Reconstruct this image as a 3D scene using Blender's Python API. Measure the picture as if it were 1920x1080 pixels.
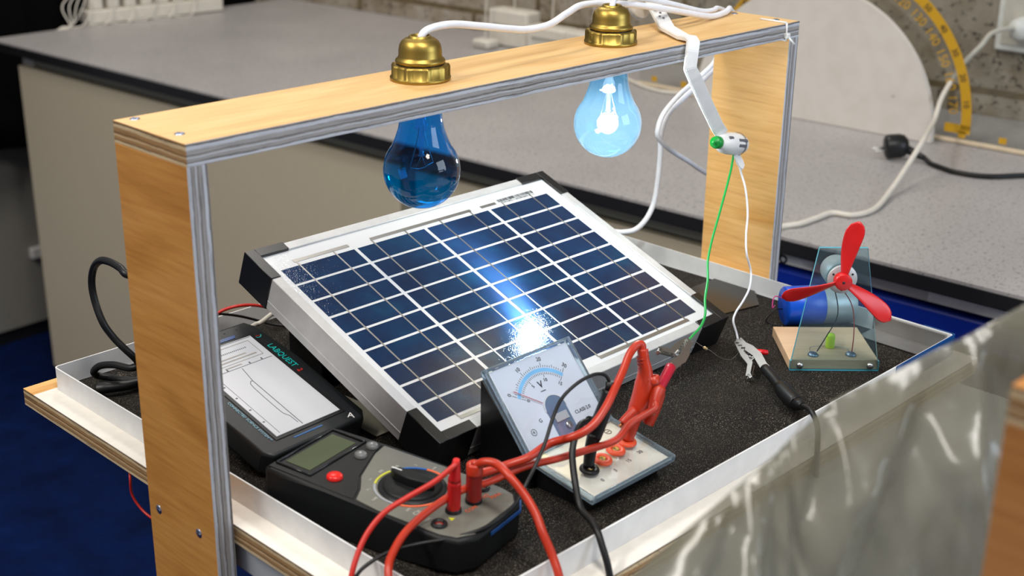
import bpy, bmesh, math, random
from math import sin, cos, pi, radians
from mathutils import Vector, Matrix, noise
for _o in list(bpy.data.objects): bpy.data.objects.remove(_o)
S = bpy.context.scene; COL = S.collection
# ---------------------------------------------------------------- camera
CAM_R = Vector((0.70198718, -0.71210495, 0.01097937)); CAM_U = Vector((0.24545188, 0.25637878, 0.93489213)); CAM_F = Vector((0.66855619, 0.65358738, -0.35476212))
cam = bpy.data.cameras.new('camera'); camo = bpy.data.objects.new('camera', cam); COL.objects.link(camo)
M = Matrix.Identity(4)
for i, v in enumerate((CAM_R, CAM_U, -CAM_F)):
    for j in range(3): M[j][i] = v[j]
M.translation = Vector((-0.4459, -0.7279, 0.5019)); camo.matrix_world = M
cam.sensor_width = 36; cam.lens = 47.116; cam.clip_start = .02; cam.clip_end = 60
cam.dof.use_dof = True; cam.dof.focus_distance = 1.15; cam.dof.aperture_fstop = 7.5
S.camera = camo
# ---------------------------------------------------------------- world and lights
W = bpy.data.worlds.new('world'); S.world = W; W.use_nodes = True
W.node_tree.nodes['Background'].inputs[0].default_value = (.90, .92, 1, 1)
W.node_tree.nodes['Background'].inputs[1].default_value = .19
S.view_settings.view_transform = 'Standard'; S.view_settings.look = 'None'; S.view_settings.gamma = 1
S.view_settings.exposure = 0.42
try: S.view_settings.use_curve_mapping = False
except Exception: pass
def area(name, loc, target, sx, sy, power, col):
    l = bpy.data.lights.new(name, 'AREA'); l.shape = 'RECTANGLE'; l.size = sx; l.size_y = sy; l.energy = power; l.color = col
    o = bpy.data.objects.new(name, l); COL.objects.link(o); o.location = loc
    o.rotation_euler = (Vector(target) - Vector(loc)).to_track_quat('-Z', 'Y').to_euler(); return o
area('ceiling_light_near', (-.1, -.9, 1.95), (-.1, -.9, 0), .35, 1.4, 25, (1, .965, .92))
area('ceiling_light_far', (1.2, 1.5, 1.95), (1.2, 1.5, 0), .35, 1.4, 17, (1, .94, .86))
area('ceiling_light_side', (-1.2, .6, 1.95), (-.6, 1.0, 0), .35, 1.4, 34, (1, .95, .87))
area('window_daylight', (1.2, -2.2, .9), (.6, .1, .0), 1.2, 1.2, 19, (.72, .85, 1))
def lin(c): return c / 12.92 if c <= .04045 else ((c + .055) / 1.055) ** 2.4
def C3(r, g, b): return (lin(r / 255), lin(g / 255), lin(b / 255), 1)
# ---------------------------------------------------------------- material helpers
class NT:
    def __init__(s, name):
        s.m = bpy.data.materials.new(name); s.m.use_nodes = True; s.t = s.m.node_tree; s.n = s.t.nodes; s.b = s.n['Principled BSDF']; s.out = s.n['Material Output']
    def add(s, typ, **kw):
        n = s.n.new(typ)
        for k, v in kw.items(): setattr(n, k, v)
        return n
    def link(s, a, b): s.t.links.new(a, b)
    def coord(s, scale=(1, 1, 1), kind='Object', rot=(0, 0, 0), loc=(0, 0, 0)):
        c = s.add('ShaderNodeTexCoord'); m = s.add('ShaderNodeMapping'); m.inputs['Scale'].default_value = scale
        m.inputs['Rotation'].default_value = rot; m.inputs['Location'].default_value = loc
        s.link(c.outputs[kind], m.inputs[0]); return m.outputs[0]
    def noise(s, vec, scale=5, detail=4, rough=.55, dist=0):
        n = s.add('ShaderNodeTexNoise'); n.inputs['Scale'].default_value = scale; n.inputs['Detail'].default_value = detail
        n.inputs['Roughness'].default_value = rough; n.inputs['Distortion'].default_value = dist; s.link(vec, n.inputs['Vector']); return n.outputs[0]
    def ramp(s, fac, stops, interp='LINEAR'):
        r = s.add('ShaderNodeValToRGB'); r.color_ramp.interpolation = interp; e = r.color_ramp.elements
        while len(e) < len(stops): e.new(.5)
        for i, (p, c) in enumerate(stops): e[i].position = p; e[i].color = c
        s.link(fac, r.inputs[0]); return r.outputs[0]
    def mix(s, fac, a, b, blend='MIX'):
        m = s.add('ShaderNodeMix', data_type='RGBA', blend_type=blend)
        for i, x in ((0, fac), (6, a), (7, b)):
            if isinstance(x, (int, float, tuple)): m.inputs[i].default_value = x
            else: s.link(x, m.inputs[i])
        return m.outputs[2]
    def bump(s, h, strength=.3, dist=.001):
        b = s.add('ShaderNodeBump'); b.inputs['Strength'].default_value = strength; b.inputs['Distance'].default_value = dist
        s.link(h, b.inputs['Height']); s.link(b.outputs[0], s.b.inputs['Normal']); return b
def pm(name, col, rough=.5, metal=0, coat=0, emit=None, es=0, spec=.5, var=.06, bump=0, bscale=300):
    k = NT(name); b = k.b
    b.inputs['Roughness'].default_value = rough; b.inputs['Metallic'].default_value = metal; b.inputs['Coat Weight'].default_value = coat
    b.inputs['Specular IOR Level'].default_value = spec
    v = k.coord(); n = k.noise(v, 60, 3)
    lo = tuple(c * (1 - var) for c in col[:3]) + (1,); hi = tuple(min(1, c * (1 + var)) for c in col[:3]) + (1,)
    k.link(k.ramp(n, [(.3, lo), (.7, hi)]), b.inputs['Base Color'])
    if bump: k.bump(k.noise(v, bscale, 3), bump, .0006)
    if emit: b.inputs['Emission Color'].default_value = emit; b.inputs['Emission Strength'].default_value = es
    return k.m
def fres(k, ior=1.5):
    g = k.add('ShaderNodeNewGeometry'); m = k.add('ShaderNodeMapRange'); m.inputs[3].default_value = ior; m.inputs[4].default_value = 1 / ior
    k.link(g.outputs['Backfacing'], m.inputs[0]); f = k.add('ShaderNodeFresnel'); k.link(m.outputs[0], f.inputs[0]); return f
def thin_glass(name, tint, refl=1.0, rough=.02, haze=0.0, hazecol=(1, 1, 1, 1)):
    k = NT(name); k.n.remove(k.b)
    tr = k.add('ShaderNodeBsdfTransparent'); tr.inputs[0].default_value = tint
    gl = k.add('ShaderNodeBsdfGlossy'); gl.inputs['Roughness'].default_value = rough; gl.inputs['Color'].default_value = (refl, refl, refl, 1)
    fr = fres(k)
    m = k.add('ShaderNodeMixShader'); k.link(fr.outputs[0], m.inputs[0]); k.link(gl.outputs[0], m.inputs[2])
    if haze:
        tl = k.add('ShaderNodeBsdfTranslucent'); tl.inputs[0].default_value = hazecol
        df = k.add('ShaderNodeBsdfDiffuse'); df.inputs[0].default_value = hazecol
        h = k.add('ShaderNodeMixShader'); h.inputs[0].default_value = .5; k.link(tl.outputs[0], h.inputs[1]); k.link(df.outputs[0], h.inputs[2])
        m2 = k.add('ShaderNodeMixShader'); m2.inputs[0].default_value = haze; k.link(tr.outputs[0], m2.inputs[1]); k.link(h.outputs[0], m2.inputs[2])
        k.link(m2.outputs[0], m.inputs[1])
    else: k.link(tr.outputs[0], m.inputs[1])
    k.link(m.outputs[0], k.out.inputs[0]); return k.m
def ply_face(name, grain, base=(228, 184, 118), dark=(196, 142, 74), contrast=1.0):
    k = NT(name); sc = [260, 260, 260]; sc[grain] = 16
    v = k.coord(tuple(sc)); n1 = k.noise(v, 1, 5, .6, .3)
    sc2 = [20, 20, 20]; sc2[grain] = 5
    v2 = k.coord(tuple(sc2)); n2 = k.noise(v2, 1, 3, .5, 1.2)
    c1 = k.ramp(n2, [(.22, C3(*dark)), (.50, C3(*base)), (.85, C3(min(255, base[0] + 12), base[1] + 14, base[2] + 22))])
    c2 = k.ramp(n1, [(.30, C3(196, 150, 92)), (.47, C3(232, 212, 180)), (.7, C3(255, 250, 240))])
    k.link(k.mix(.55 * contrast, c1, c2, 'MULTIPLY'), k.b.inputs['Base Color']); k.b.inputs['Roughness'].default_value = .5
    k.bump(n1, .25, .0004); return k.m
def ply_edge(name, axis, along, t0, T, light, mid, dark):
    k = NT(name); c = k.add('ShaderNodeTexCoord'); s = k.add('ShaderNodeSeparateXYZ'); k.link(c.outputs['Object'], s.inputs[0])
    sc = [300, 300, 300]; sc[along] = 18; sc[axis] = 700
    nz = k.noise(k.coord(tuple(sc)), 1, 6, .75)
    sc = [22, 22, 22]; sc[axis] = 60
    nw = k.noise(k.coord(tuple(sc)), 1, 4, .7)
    mr = k.add('ShaderNodeMapRange'); mr.inputs[1].default_value = t0; mr.inputs[2].default_value = t0 + T; k.link(s.outputs[axis], mr.inputs[0])
    ad = k.add('ShaderNodeMath', operation='MULTIPLY_ADD'); k.link(nw, ad.inputs[0]); ad.inputs[1].default_value = .22; k.link(mr.outputs[0], ad.inputs[2])
    sb = k.add('ShaderNodeMath', operation='SUBTRACT'); k.link(ad.outputs[0], sb.inputs[0]); sb.inputs[1].default_value = .11
    L, D_, Mi = C3(*light), C3(*dark), C3(*mid)
    lay = k.ramp(sb.outputs[0], [(0, L), (.13, L), (.17, D_), (.22, Mi), (.34, Mi), (.38, L), (.45, Mi), (.50, D_), (.54, Mi), (.70, Mi), (.74, L), (.86, L), (.91, D_), (1, Mi)])
    g = k.ramp(nz, [(.34, C3(60, 54, 50)), (.46, C3(225, 222, 220)), (.7, C3(255, 255, 255))])
    k.link(k.mix(.75, lay, g, 'MULTIPLY'), k.b.inputs['Base Color']); k.b.inputs['Roughness'].default_value = .8; k.bump(nz, .5, .0005); return k.m
# ---------------------------------------------------------------- mesh helpers
def mat4(O, x, y, z=None):
    x = Vector(x).normalized(); y = Vector(y); y = (y - y.dot(x) * x).normalized(); z = x.cross(y); m = Matrix.Identity(4)
    for i, v in enumerate((x, y, z)):
        for j in range(3): m[j][i] = v[j]
    m.translation = Vector(O); return m
def tag(o, label=None, cat=None, group=None, kind=None):
    if label: o['label'] = label
    if cat: o['category'] = cat
    if group: o['group'] = group
    if kind: o['kind'] = kind
    return o
def thing(name, label, cat, m=None, group=None):
    o = bpy.data.objects.new(name, None); COL.objects.link(o); o.empty_display_size = .02
    if m is not None: o.matrix_world = m if isinstance(m, Matrix) else Matrix.Translation(Vector(m))
    return tag(o, label, cat, group)
class B:
    """collects geometry into one mesh"""
    def __init__(s): s.bm = bmesh.new()
    def box(s, lo, hi, bev=0, seg=2, mi=0, m=None):
        r = bmesh.ops.create_cube(s.bm, size=1); vs = r['verts']
        for v in vs: v.co = Vector([(lo[i] + hi[i]) / 2 + v.co[i] * (hi[i] - lo[i]) for i in range(3)])
        fs = list({f for v in vs for f in v.link_faces})
        for f in fs: f.material_index = mi
        if bev:
            es = list({e for v in vs for e in v.link_edges})
            r = bmesh.ops.bevel(s.bm, geom=es, offset=bev, segments=seg, affect='EDGES', profile=.5)
            for f in r['faces']: f.material_index = mi; f.smooth = True
            vs = list({v for f in r['faces'] for v in f.verts} | {v for v in vs if v.is_valid})
        if m is not None:
            for v in vs: v.co = m @ v.co
        return s
    def prism(s, poly, h0, h1, ax=2, bev=0, mi=0, m=None):
        """poly in the plane of the two other axes (order x,y / y,z / z,x cyclic after ax)"""
        a, b = (ax + 1) % 3, (ax + 2) % 3
        def mk(p, h):
            c = [0, 0, 0]; c[a] = p[0]; c[b] = p[1]; c[ax] = h; return s.bm.verts.new(c)
        lo = [mk(p, h0) for p in poly]; hi = [mk(p, h1) for p in poly]; n = len(poly); fs = []
        area = sum(poly[i][0] * poly[(i + 1) % n][1] - poly[(i + 1) % n][0] * poly[i][1] for i in range(n))
        if area < 0: lo.reverse(); hi.reverse()
        fs.append(s.bm.faces.new(lo[::-1])); fs.append(s.bm.faces.new(hi))
        for i in range(n): fs.append(s.bm.faces.new((lo[i], lo[(i + 1) % n], hi[(i + 1) % n], hi[i])))
        for f in fs: f.material_index = mi
        vs = lo + hi
        if bev:
            es = list({e for f in fs[:2] for e in f.edges})
            r = bmesh.ops.bevel(s.bm, geom=es, offset=bev, segments=2, affect='EDGES', profile=.5)
            for f in r['faces']: f.smooth = True; f.material_index = mi
            vs = list({v for f in r['faces'] for v in f.verts} | {v for v in vs if v.is_valid})
        if m is not None:
            for v in vs: v.co = m @ v.co
        return s
    def lathe(s, prof, n=32, m=None, mi=0, fn=None, smooth=True):
        rings = []
        for k_, (r, z) in enumerate(prof):
            if r < 1e-6: rings.append([s.bm.verts.new((0, 0, z))])
            else: rings.append([s.bm.verts.new(((r + (fn(i, k_) if fn else 0)) * cos(2 * pi * i / n), (r + (fn(i, k_) if fn else 0)) * sin(2 * pi * i / n), z)) for i in range(n)])
        for a, b in zip(rings, rings[1:]):
            for i in range(n):
                j = (i + 1) % n
                try:
                    if len(a) == 1 and len(b) == 1: continue
                    if len(a) == 1: f = s.bm.faces.new((a[0], b[j], b[i]))
                    elif len(b) == 1: f = s.bm.faces.new((a[i], a[j], b[0]))
                    else: f = s.bm.faces.new((a[i], a[j], b[j], b[i]))
                    f.smooth = smooth; f.material_index = mi
                except ValueError: pass
        if m is not None:
            for r in rings:
                for v in r: v.co = m @ v.co
        return s
    def cyl(s, p, q, r, r2=None, n=20, mi=0, smooth=True):
        p, q = Vector(p), Vector(q); L = (q - p).length; m = Matrix.Translation(p) @ (q - p).to_track_quat('Z', 'Y').to_matrix().to_4x4()
        r2 = r if r2 is None else r2; e = min(r, r2) * .08
        return s.lathe([(0, 0), (r - e, 0), (r, e), (r2, L - e), (r2 - e, L), (0, L)], n, m, mi, None, smooth)
    def tube(s, pts, r, n=12, sub=6, flat=1.0, closed=False, mi=0, up=None):
        pts = [Vector(p) for p in pts]; P = []
        if sub > 1 and len(pts) > 2:
            q = [2 * pts[0] - pts[1]] + pts + [2 * pts[-1] - pts[-2]]
            for i in range(1, len(q) - 2):
                for k_ in range(sub):
                    t = k_ / sub; a, b, c, d = q[i - 1:i + 3]
                    P.append(.5 * ((2 * b) + (c - a) * t + (2 * a - 5 * b + 4 * c - d) * t * t + (3 * b - 3 * c + d - a) * t ** 3))
            P.append(pts[-1])
        else: P = pts
        T = [(P[min(i + 1, len(P) - 1)] - P[max(i - 1, 0)]).normalized() for i in range(len(P))]
        N = Vector(up) if up else (Vector((0, 0, 1)) if abs(T[0].z) < .9 else Vector((1, 0, 0)))
        rings = []
        for i, (p, t) in enumerate(zip(P, T)):
            if up: N = Vector(up)
            N = (N - N.dot(t) * t); N = N.normalized() if N.length > 1e-6 else t.orthogonal().normalized(); Bn = t.cross(N)
            rr = r(i / (len(P) - 1)) if callable(r) else r
            rings.append([s.bm.verts.new(p + N * rr * flat * cos(2 * pi * k_ / n) + Bn * rr * sin(2 * pi * k_ / n)) for k_ in range(n)])
        for a, b in zip(rings, rings[1:]):
            for i in range(n):
                f = s.bm.faces.new((a[i], a[(i + 1) % n], b[(i + 1) % n], b[i])); f.smooth = True; f.material_index = mi
        for rg in (rings[0][::-1], rings[-1]):
            f = s.bm.faces.new(rg); f.material_index = mi
        return s
    def quad(s, pts, mi=0):
        f = s.bm.faces.new([s.bm.verts.new(p) for p in pts]); f.material_index = mi; return s
    def build(s, name, mats, parent=None, label=None, cat=None, group=None, kind=None, m=None, recalc=True):
        if recalc: bmesh.ops.recalc_face_normals(s.bm, faces=s.bm.faces)
        me = bpy.data.meshes.new(name); s.bm.to_mesh(me); s.bm.free()
        for x in (mats if isinstance(mats, (list, tuple)) else [mats]): me.materials.append(x)
        o = bpy.data.objects.new(name, me); COL.objects.link(o)
        if parent: o.parent = parent
        if m is not None: o.matrix_local = m
        return tag(o, label, cat, group, kind)
def copy_tree(o, parent=None):
    c = o.copy(); COL.objects.link(c); c.parent = parent
    for ch in list(o.children): copy_tree(ch, c)
    return c
def arc_pts(cx, cy, r0, r1, a0, a1, n):
    A = [(cx + r1 * cos(a0 + (a1 - a0) * i / n), cy + r1 * sin(a0 + (a1 - a0) * i / n)) for i in range(n + 1)]
    return A + [(cx + r0 * cos(a1 - (a1 - a0) * i / n), cy + r0 * sin(a1 - (a1 - a0) * i / n)) for i in range(n + 1)]
def ring_strip(bb, cx, cy, r0, r1, a0, a1, z, n=24, mi=0, th=.0003):
    """flat arc band, a row of quads with a little thickness"""
    for i in range(n):
        a, b = a0 + (a1 - a0) * i / n, a0 + (a1 - a0) * (i + 1) / n
        bb.prism([(cx + r0 * cos(a), cy + r0 * sin(a)), (cx + r1 * cos(a), cy + r1 * sin(a)), (cx + r1 * cos(b), cy + r1 * sin(b)), (cx + r0 * cos(b), cy + r0 * sin(b))], z - th, z, mi=mi)
def line2(bb, p, q, w, z, mi=0, th=.0003):
    p, q = Vector(p), Vector(q); d = (q - p).normalized(); nn = Vector((-d.y, d.x)) * w / 2
    bb.prism([tuple(p + nn), tuple(q + nn), tuple(q - nn), tuple(p - nn)], z - th, z, mi=mi)
def text(body, size, name, mat, parent, loc, rot=0, ext=.00015, align='CENTER', label=None, xs=1.0, bold=0):
    cu = bpy.data.curves.new(name, 'FONT'); cu.body = body; cu.size = size; cu.extrude = ext; cu.align_x = align; cu.align_y = 'CENTER'; cu.resolution_u = 3; cu.offset = bold
    t = bpy.data.objects.new(name, cu); COL.objects.link(t); dg = bpy.context.evaluated_depsgraph_get()
    me = bpy.data.meshes.new_from_object(t.evaluated_get(dg)); bpy.data.objects.remove(t); me.name = name; me.materials.clear(); me.materials.append(mat)
    o = bpy.data.objects.new(name, me); COL.objects.link(o); o.parent = parent
    o.matrix_local = Matrix.Translation(Vector(loc)) @ Matrix.Rotation(rot, 4, 'Z') @ Matrix.Diagonal((xs, 1, 1, 1)); return tag(o, label)
# ---------------------------------------------------------------- shared materials
M_white = pm('white_plastic', C3(232, 232, 230), .38)
M_cable_w = pm('white_cable_sheath', C3(232, 234, 240), .35)
M_black = pm('black_plastic', C3(22, 23, 25), .38, spec=.4)
M_blackrub = pm('black_rubber', C3(18, 18, 19), .42, spec=.35)
M_brass = pm('brass', C3(168, 142, 72), .40, 1.0, var=.05)
M_steel = pm('steel', C3(186, 186, 184), .30, 1.0)
M_zinc = pm('zinc_screw', C3(170, 180, 200), .35, 1.0)
M_alu = pm('brushed_aluminium', C3(200, 200, 200), .52, .45)
M_copper = pm('copper', C3(200, 130, 90), .3, 1)
M_orange = pm('orange_silicone', C3(182, 48, 22), .36, spec=.5)
M_red = pm('red_plastic', C3(205, 22, 24), .34)
M_redwire = pm('red_wire', C3(196, 40, 30), .4)
M_green = pm('green_wire', C3(20, 160, 70), .35)
M_ink = pm('black_ink', C3(30, 32, 38), .6)
M_inkgrey = pm('grey_ink', C3(96, 98, 104), .6)
M_steeltray = pm('white_painted_metal', C3(222, 222, 222), .33)
# ================================================================ the room
FLZ = -.90
def carpet():
    k = NT('blue_carpet'); v = k.coord(); n = k.noise(v, 9, 5, .7); n2 = k.noise(v, 420, 2)
    k.link(k.ramp(n, [(.3, C3(1, 14, 48)), (.6, C3(3, 24, 70)), (.8, C3(8, 36, 90))]), k.b.inputs['Base Color']); k.b.inputs['Roughness'].default_value = .95; k.b.inputs['Specular IOR Level'].default_value = .1
    k.bump(n2, .6, .002); return k.m
B().box((-3, -3, FLZ - .05), (3.2, 4.2, FLZ)).build('floor', carpet(), kind='structure')
BM = mat4((.8922, 2.1939, -.06), (.0576, -.9983, 0), (.9983, .0576, 0))   # bench frame: x along its front edge, y into the room's back wall
def concrete():
    k = NT('concrete_block_wall'); v = k.coord(loc=(-1.646 + .0, -.05, 0)); 
    c = k.add('ShaderNodeTexCoord'); s = k.add('ShaderNodeSeparateXYZ'); k.link(c.outputs['Object'], s.inputs[0]); cb = k.add('ShaderNodeCombineXYZ')
    k.link(s.outputs[0], cb.inputs[0]); k.link(s.outputs[2], cb.inputs[1]); mp = k.add('ShaderNodeMapping'); mp.inputs['Location'].default_value = (-1.846 + .4, -.0435, 0); k.link(cb.outputs[0], mp.inputs[0])
    br = k.add('ShaderNodeTexBrick'); br.offset = .5; br.inputs['Scale'].default_value = 1; br.inputs['Mortar Size'].default_value = .0075; br.inputs['Mortar Smooth'].default_value = .3
    br.inputs['Brick Width'].default_value = .40; br.inputs['Row Height'].default_value = .20; br.inputs['Color1'].default_value = (0, 0, 0, 1); br.inputs['Color2'].default_value = (0, 0, 0, 1); br.inputs['Mortar'].default_value = (1, 1, 1, 1)
    k.link(mp.outputs[0], br.inputs['Vector'])
    ob = k.coord(); n = k.noise(ob, 14, 4, .6)
    vo = k.add('ShaderNodeTexVoronoi'); vo.inputs['Scale'].default_value = 75; k.link(k.coord(), vo.inputs['Vector'])
    base = k.ramp(n, [(.3, C3(122, 108, 86)), (.5, C3(150, 139, 122)), (.72, C3(168, 160, 148))])
    pits = k.ramp(k.noise(ob, 85, 3, .7), [(.56, (1, 1, 1, 1)), (.64, (.22, .2, .19, 1))])
    bc = k.mix(1.0, base, pits, 'MULTIPLY'); mort = k.ramp(k.noise(ob, 40, 3), [(.3, C3(86, 72, 48)), (.7, C3(112, 96, 66))])
    k.link(k.mix(br.outputs['Color'], bc, mort), k.b.inputs['Base Color']); k.b.inputs['Roughness'].default_value = .9; k.bump(k.noise(ob, 85, 3, .7), .4, .003); return k.m
B().box((-.6, .865, -.84), (3.6, 1.0, 1.4)).build('wall_back', concrete(), kind='structure', m=BM)
def worktop_top():
    k = NT('speckled_laminate'); v = k.coord(); n = k.noise(v, 330, 2, .5); n2 = k.noise(v, 150, 3, .6); n3 = k.noise(v, 4, 3)
    base = k.ramp(n3, [(.3, C3(156, 152, 151)), (.7, C3(168, 164, 162))])
    a = k.mix(1.0, base, k.ramp(n, [(.30, C3(120, 118, 128)), (.40, C3(255, 255, 255)), (1, C3(255, 255, 255))]), 'MULTIPLY')
    k.link(k.mix(1.0, a, k.ramp(n2, [(.58, C3(255, 255, 255)), (.68, C3(176, 172, 176))]), 'MULTIPLY'), k.b.inputs['Base Color']); k.b.inputs['Roughness'].default_value = .42; return k.m
M_panel = pm('beige_melamine', C3(196, 184, 160), .45, var=.02)
M_rail = pm('grey_rail', C3(150, 149, 138), .5, var=.03)
M_railw = pm('pale_grey_rail', C3(196, 194, 190), .5, var=.03)
M_dark = pm('worktop_black_edge', C3(24, 24, 26), .4)
M_bluepl = pm('blue_plastic_drawer', C3(4, 36, 132), .32, var=.03)
# worktop: top laminate + black edging
wt = thing('worktop', 'grey speckled laboratory worktop with black front edge running to the block wall', 'worktop', BM)
B().box((-.045, .0, -.004), (2.9, .863, 0)).build('laminate_top', worktop_top(), wt)
B().box((-.045, .0, -.024), (2.9, .863, -.004), .001).build('black_edge', M_dark, wt)
# cabinets below
def cab_panel(s0, s1, label, z0=-.80, z1=-.056):
    t = thing('bench_cabinet', label, 'cabinet', BM @ Matrix.Translation((s0, .03, 0)))
    w = s1 - s0
    B().box((0, 0, z0), (w, .018, z1), .001).build('front_panel', M_panel, t)
    B().box((.0, .019, z0), (w, .70, -.06)).build('carcass', M_panel, t)
    B().box((.02, .04, -.838), (w - .02, .60, z0)).build('plinth', M_dark, t)
    return t
t = cab_panel(.012, 1.246, 'wide beige bench cabinet at the left end of the worktop')
B().box((0.0, .012, -.055), (.045, .03, -.026), .001).build('rail_block', M_railw, t)
B().box((.05, .02, -.055), (1.21, .04, -.026)).build('top_rail', M_rail, t)
B().box((.66, .012, -.055), (.685, .03, -.026), .001).build('rail_block', M_railw, t)
t2 = cab_panel(1.285, 1.955, 'beige bench cabinet behind the white hanging lamp cable')
B().box((0.0, .02, -.055), (.67, .04, -.026)).build('top_rail', M_rail, t2)
pst = B()
for i in range(5): pst.box((1.252 + i * .006, .035, -.80), (1.2555 + i * .006, .05, -.026))
pst.build('ribbed_post', M_rail, None, 'dark ribbed upright post in the gap between the two beige bench cabinets', 'post', m=BM)
# drawer unit with blue bins
du = thing('drawer_unit', 'bench drawer unit with pale label rail and deep blue drawers', 'drawer unit', BM @ Matrix.Translation((1.962, .03, 0)))
B().box((0, .019, -.80), (.93, .70, -.06)).build('carcass', M_panel, du)
B().box((0, .0, -.048), (.93, .02, -.026)).build('label_rail', M_railw, du)
B().box((.238, -.002, -.047), (.42, .001, -.031)).build('label_strip', M_white, du)
B().box((.0, -.002, -.047), (.075, .001, -.029)).build('label_strip', M_white, du)
for i in range(4):
    z1 = -.052 - i * .19
    d = B().box((.004, -.012, z1 - .18), (.926, .018, z1), .004).build('blue_drawer', M_bluepl, du)
    B().box((.004, -.024, z1 - .035), (.926, -.012, z1 - .027), .002).build('lip', M_bluepl, d)
t = text('6', .031, 'printed_number', M_ink, du, (0, 0, 0), 0, .0002); t.matrix_local = Matrix.Translation((.030, -.0026, -.038)) @ Matrix.Rotation(pi / 2, 4, 'X')
# cabinets beyond the left end of the bench, and dark coats hanging there
bc = thing('far_cabinet', 'grey cabinet with black plinth standing beyond the left end of the bench', 'cabinet', BM @ Matrix.Translation((-.272, -.35, 0)))
B().box((-.5, 0, -.80), (0, 1.15, -.10), .002).build('carcass', pm('grey_melamine', C3(132, 129, 122), .5, var=.02), bc)
B().box((-.5, 0.0, -.84), (-.012, 1.12, -.80)).build('plinth', M_dark, bc)
B().box((0, .5, -.62), (.02, .56, -.59), .004).build('handle', M_railw, bc)
M_cloth = pm('black_cloth', C3(9, 9, 10), .95, spec=.05)
def folds(x0, y0, y1, z0, z1, name, lab):
    bb = B(); n, mz = 60, 16; G = []
    for side in (0, 1):
        g = []
        for i in range(n + 1):
            r = []
            for j in range(mz + 1):
                u = i / n; w = j / mz; y = y0 + (y1 - y0) * u; z = z0 + (z1 - z0) * w
                r.append(bb.bm.verts.new((x0 + side * .03 + .018 * sin(u * 31 + w * 1.5) * (1 - .5 * w) + .012 * sin(u * 67), y, z)))
            g.append(r)
        G.append(g)
    for g in G:
        for i in range(n):
            for j in range(mz):
                f = bb.bm.faces.new((g[i][j], g[i + 1][j], g[i + 1][j + 1], g[i][j + 1])); f.smooth = True
    A, C_ = G
    for i in range(n):
        bb.bm.faces.new((A[i][0], C_[i][0], C_[i + 1][0], A[i + 1][0])); bb.bm.faces.new((A[i][mz], A[i + 1][mz], C_[i + 1][mz], C_[i][mz]))
    for j in range(mz):
        bb.bm.faces.new((A[0][j], A[0][j + 1], C_[0][j + 1], C_[0][j])); bb.bm.faces.new((A[n][j], C_[n][j], C_[n][j + 1], A[n][j + 1]))
    return bb.build(name, M_cloth, None, lab, 'curtain', m=BM)
folds(-.20, -.35, .86, -.30, .9, 'black_curtain', 'black cloth hanging in the dark corner behind the left end of the bench')
# charging strip with plugs
cs = thing('charging_rack', 'off-white charging rack full of plug adapters on the far left of the worktop', 'charging rack', BM @ Matrix.Translation((-.035, .25, 0)) @ Matrix.Rotation(radians(-8), 4, 'Z'))
M_off = pm('off_white_plastic', C3(206, 200, 188), .45)
B().box((-.05, 0, 0.002), (.0, .36, .034), .003).build('rack_base', M_off, cs)
for i in range(8):
    a = B().box((-.047, .012 + i * .043, .034), (-.006, .042 + i * .043, .075 + .004 * (i % 3)), .004).build('plug_adapter', M_off, cs)
random.seed(3)
for i in range(6):
    y = .02 + i * .055
    B().tube([(-.02, y, .07), (-.005 + .01 * (i % 2), y - .01, .06), (.008, y - .02, .03), (.012 + .01 * (i % 3), y - .045, .004), (.0, y - .09, .004)], .0016, 8).build('thin_white_lead', M_off, cs)
for i in range(4):
    y = .02 - i * .008
    B().tube([(-.03, y + .03, .16), (-.028 + i * .004, y, .10), (-.02, y - .02 - i * .01, .05), (-.02 + i * .012, y - .05, .006), (.0 + .01 * i, y - .09, .004)], .0016, 8).build('thin_white_lead', M_off, cs)
# white power adapters by the wall
def adapter(s, t_, w, d, h, lab, rz=0, base=.0):
    a = thing('power_adapter', lab, 'power adapter', BM @ Matrix.Translation((s, t_, base)) @ Matrix.Rotation(rz, 4, 'Z'), 'white power adapters by the block wall')
    B().box((0, 0, .001), (w, d, h), .006, 3).build('housing', M_off, a)
    B().box((w * .15, -.002, h * .55), (w * .85, .001, h * .62)).build('seam', M_rail, a)
    B().tube([(w * .5, d * .5, h - .004), (w * .5, d * .5, h + .05), (w * .52, d * .6, h + .14), (w * .5, d * .7, h + .3)], .0018, 8).build('lead', M_off, a)
adapter(.800, .745, .115, .05, .082, 'tallest white power adapter at the left of the group by the block wall')
adapter(.922, .735, .11, .05, .060, 'white power adapter in the middle of the group by the block wall')
adapter(1.038, .725, .12, .05, .062, 'white power adapter behind the brass lamp holder with the lit bulb')
adapter(.800, .690, .05, .04, .02, 'small low white power adapter at the left foot of the group')
# wall socket + white plug
ws = thing('wall_socket', 'white square wall socket on the concrete block wall at the right', 'wall socket', BM @ Matrix.Translation((1.916, .864, .122)))
B().box((0, -.012, 0), (.085, 0, .15), .004).build('cover_plate', M_white, ws)
B().box((.012, -.0145, .012), (.073, -.011, .138), .001).build('inset', M_off, ws)
B().lathe([(0, 0), (.019, 0), (.020, .001), (.020, .028), (.012, .040), (0, .040)], 24, Matrix.Translation((.052, -.012, .045)) @ Matrix.Rotation(pi / 2, 4, 'X')).build('white_plug', M_white, ws)
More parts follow.
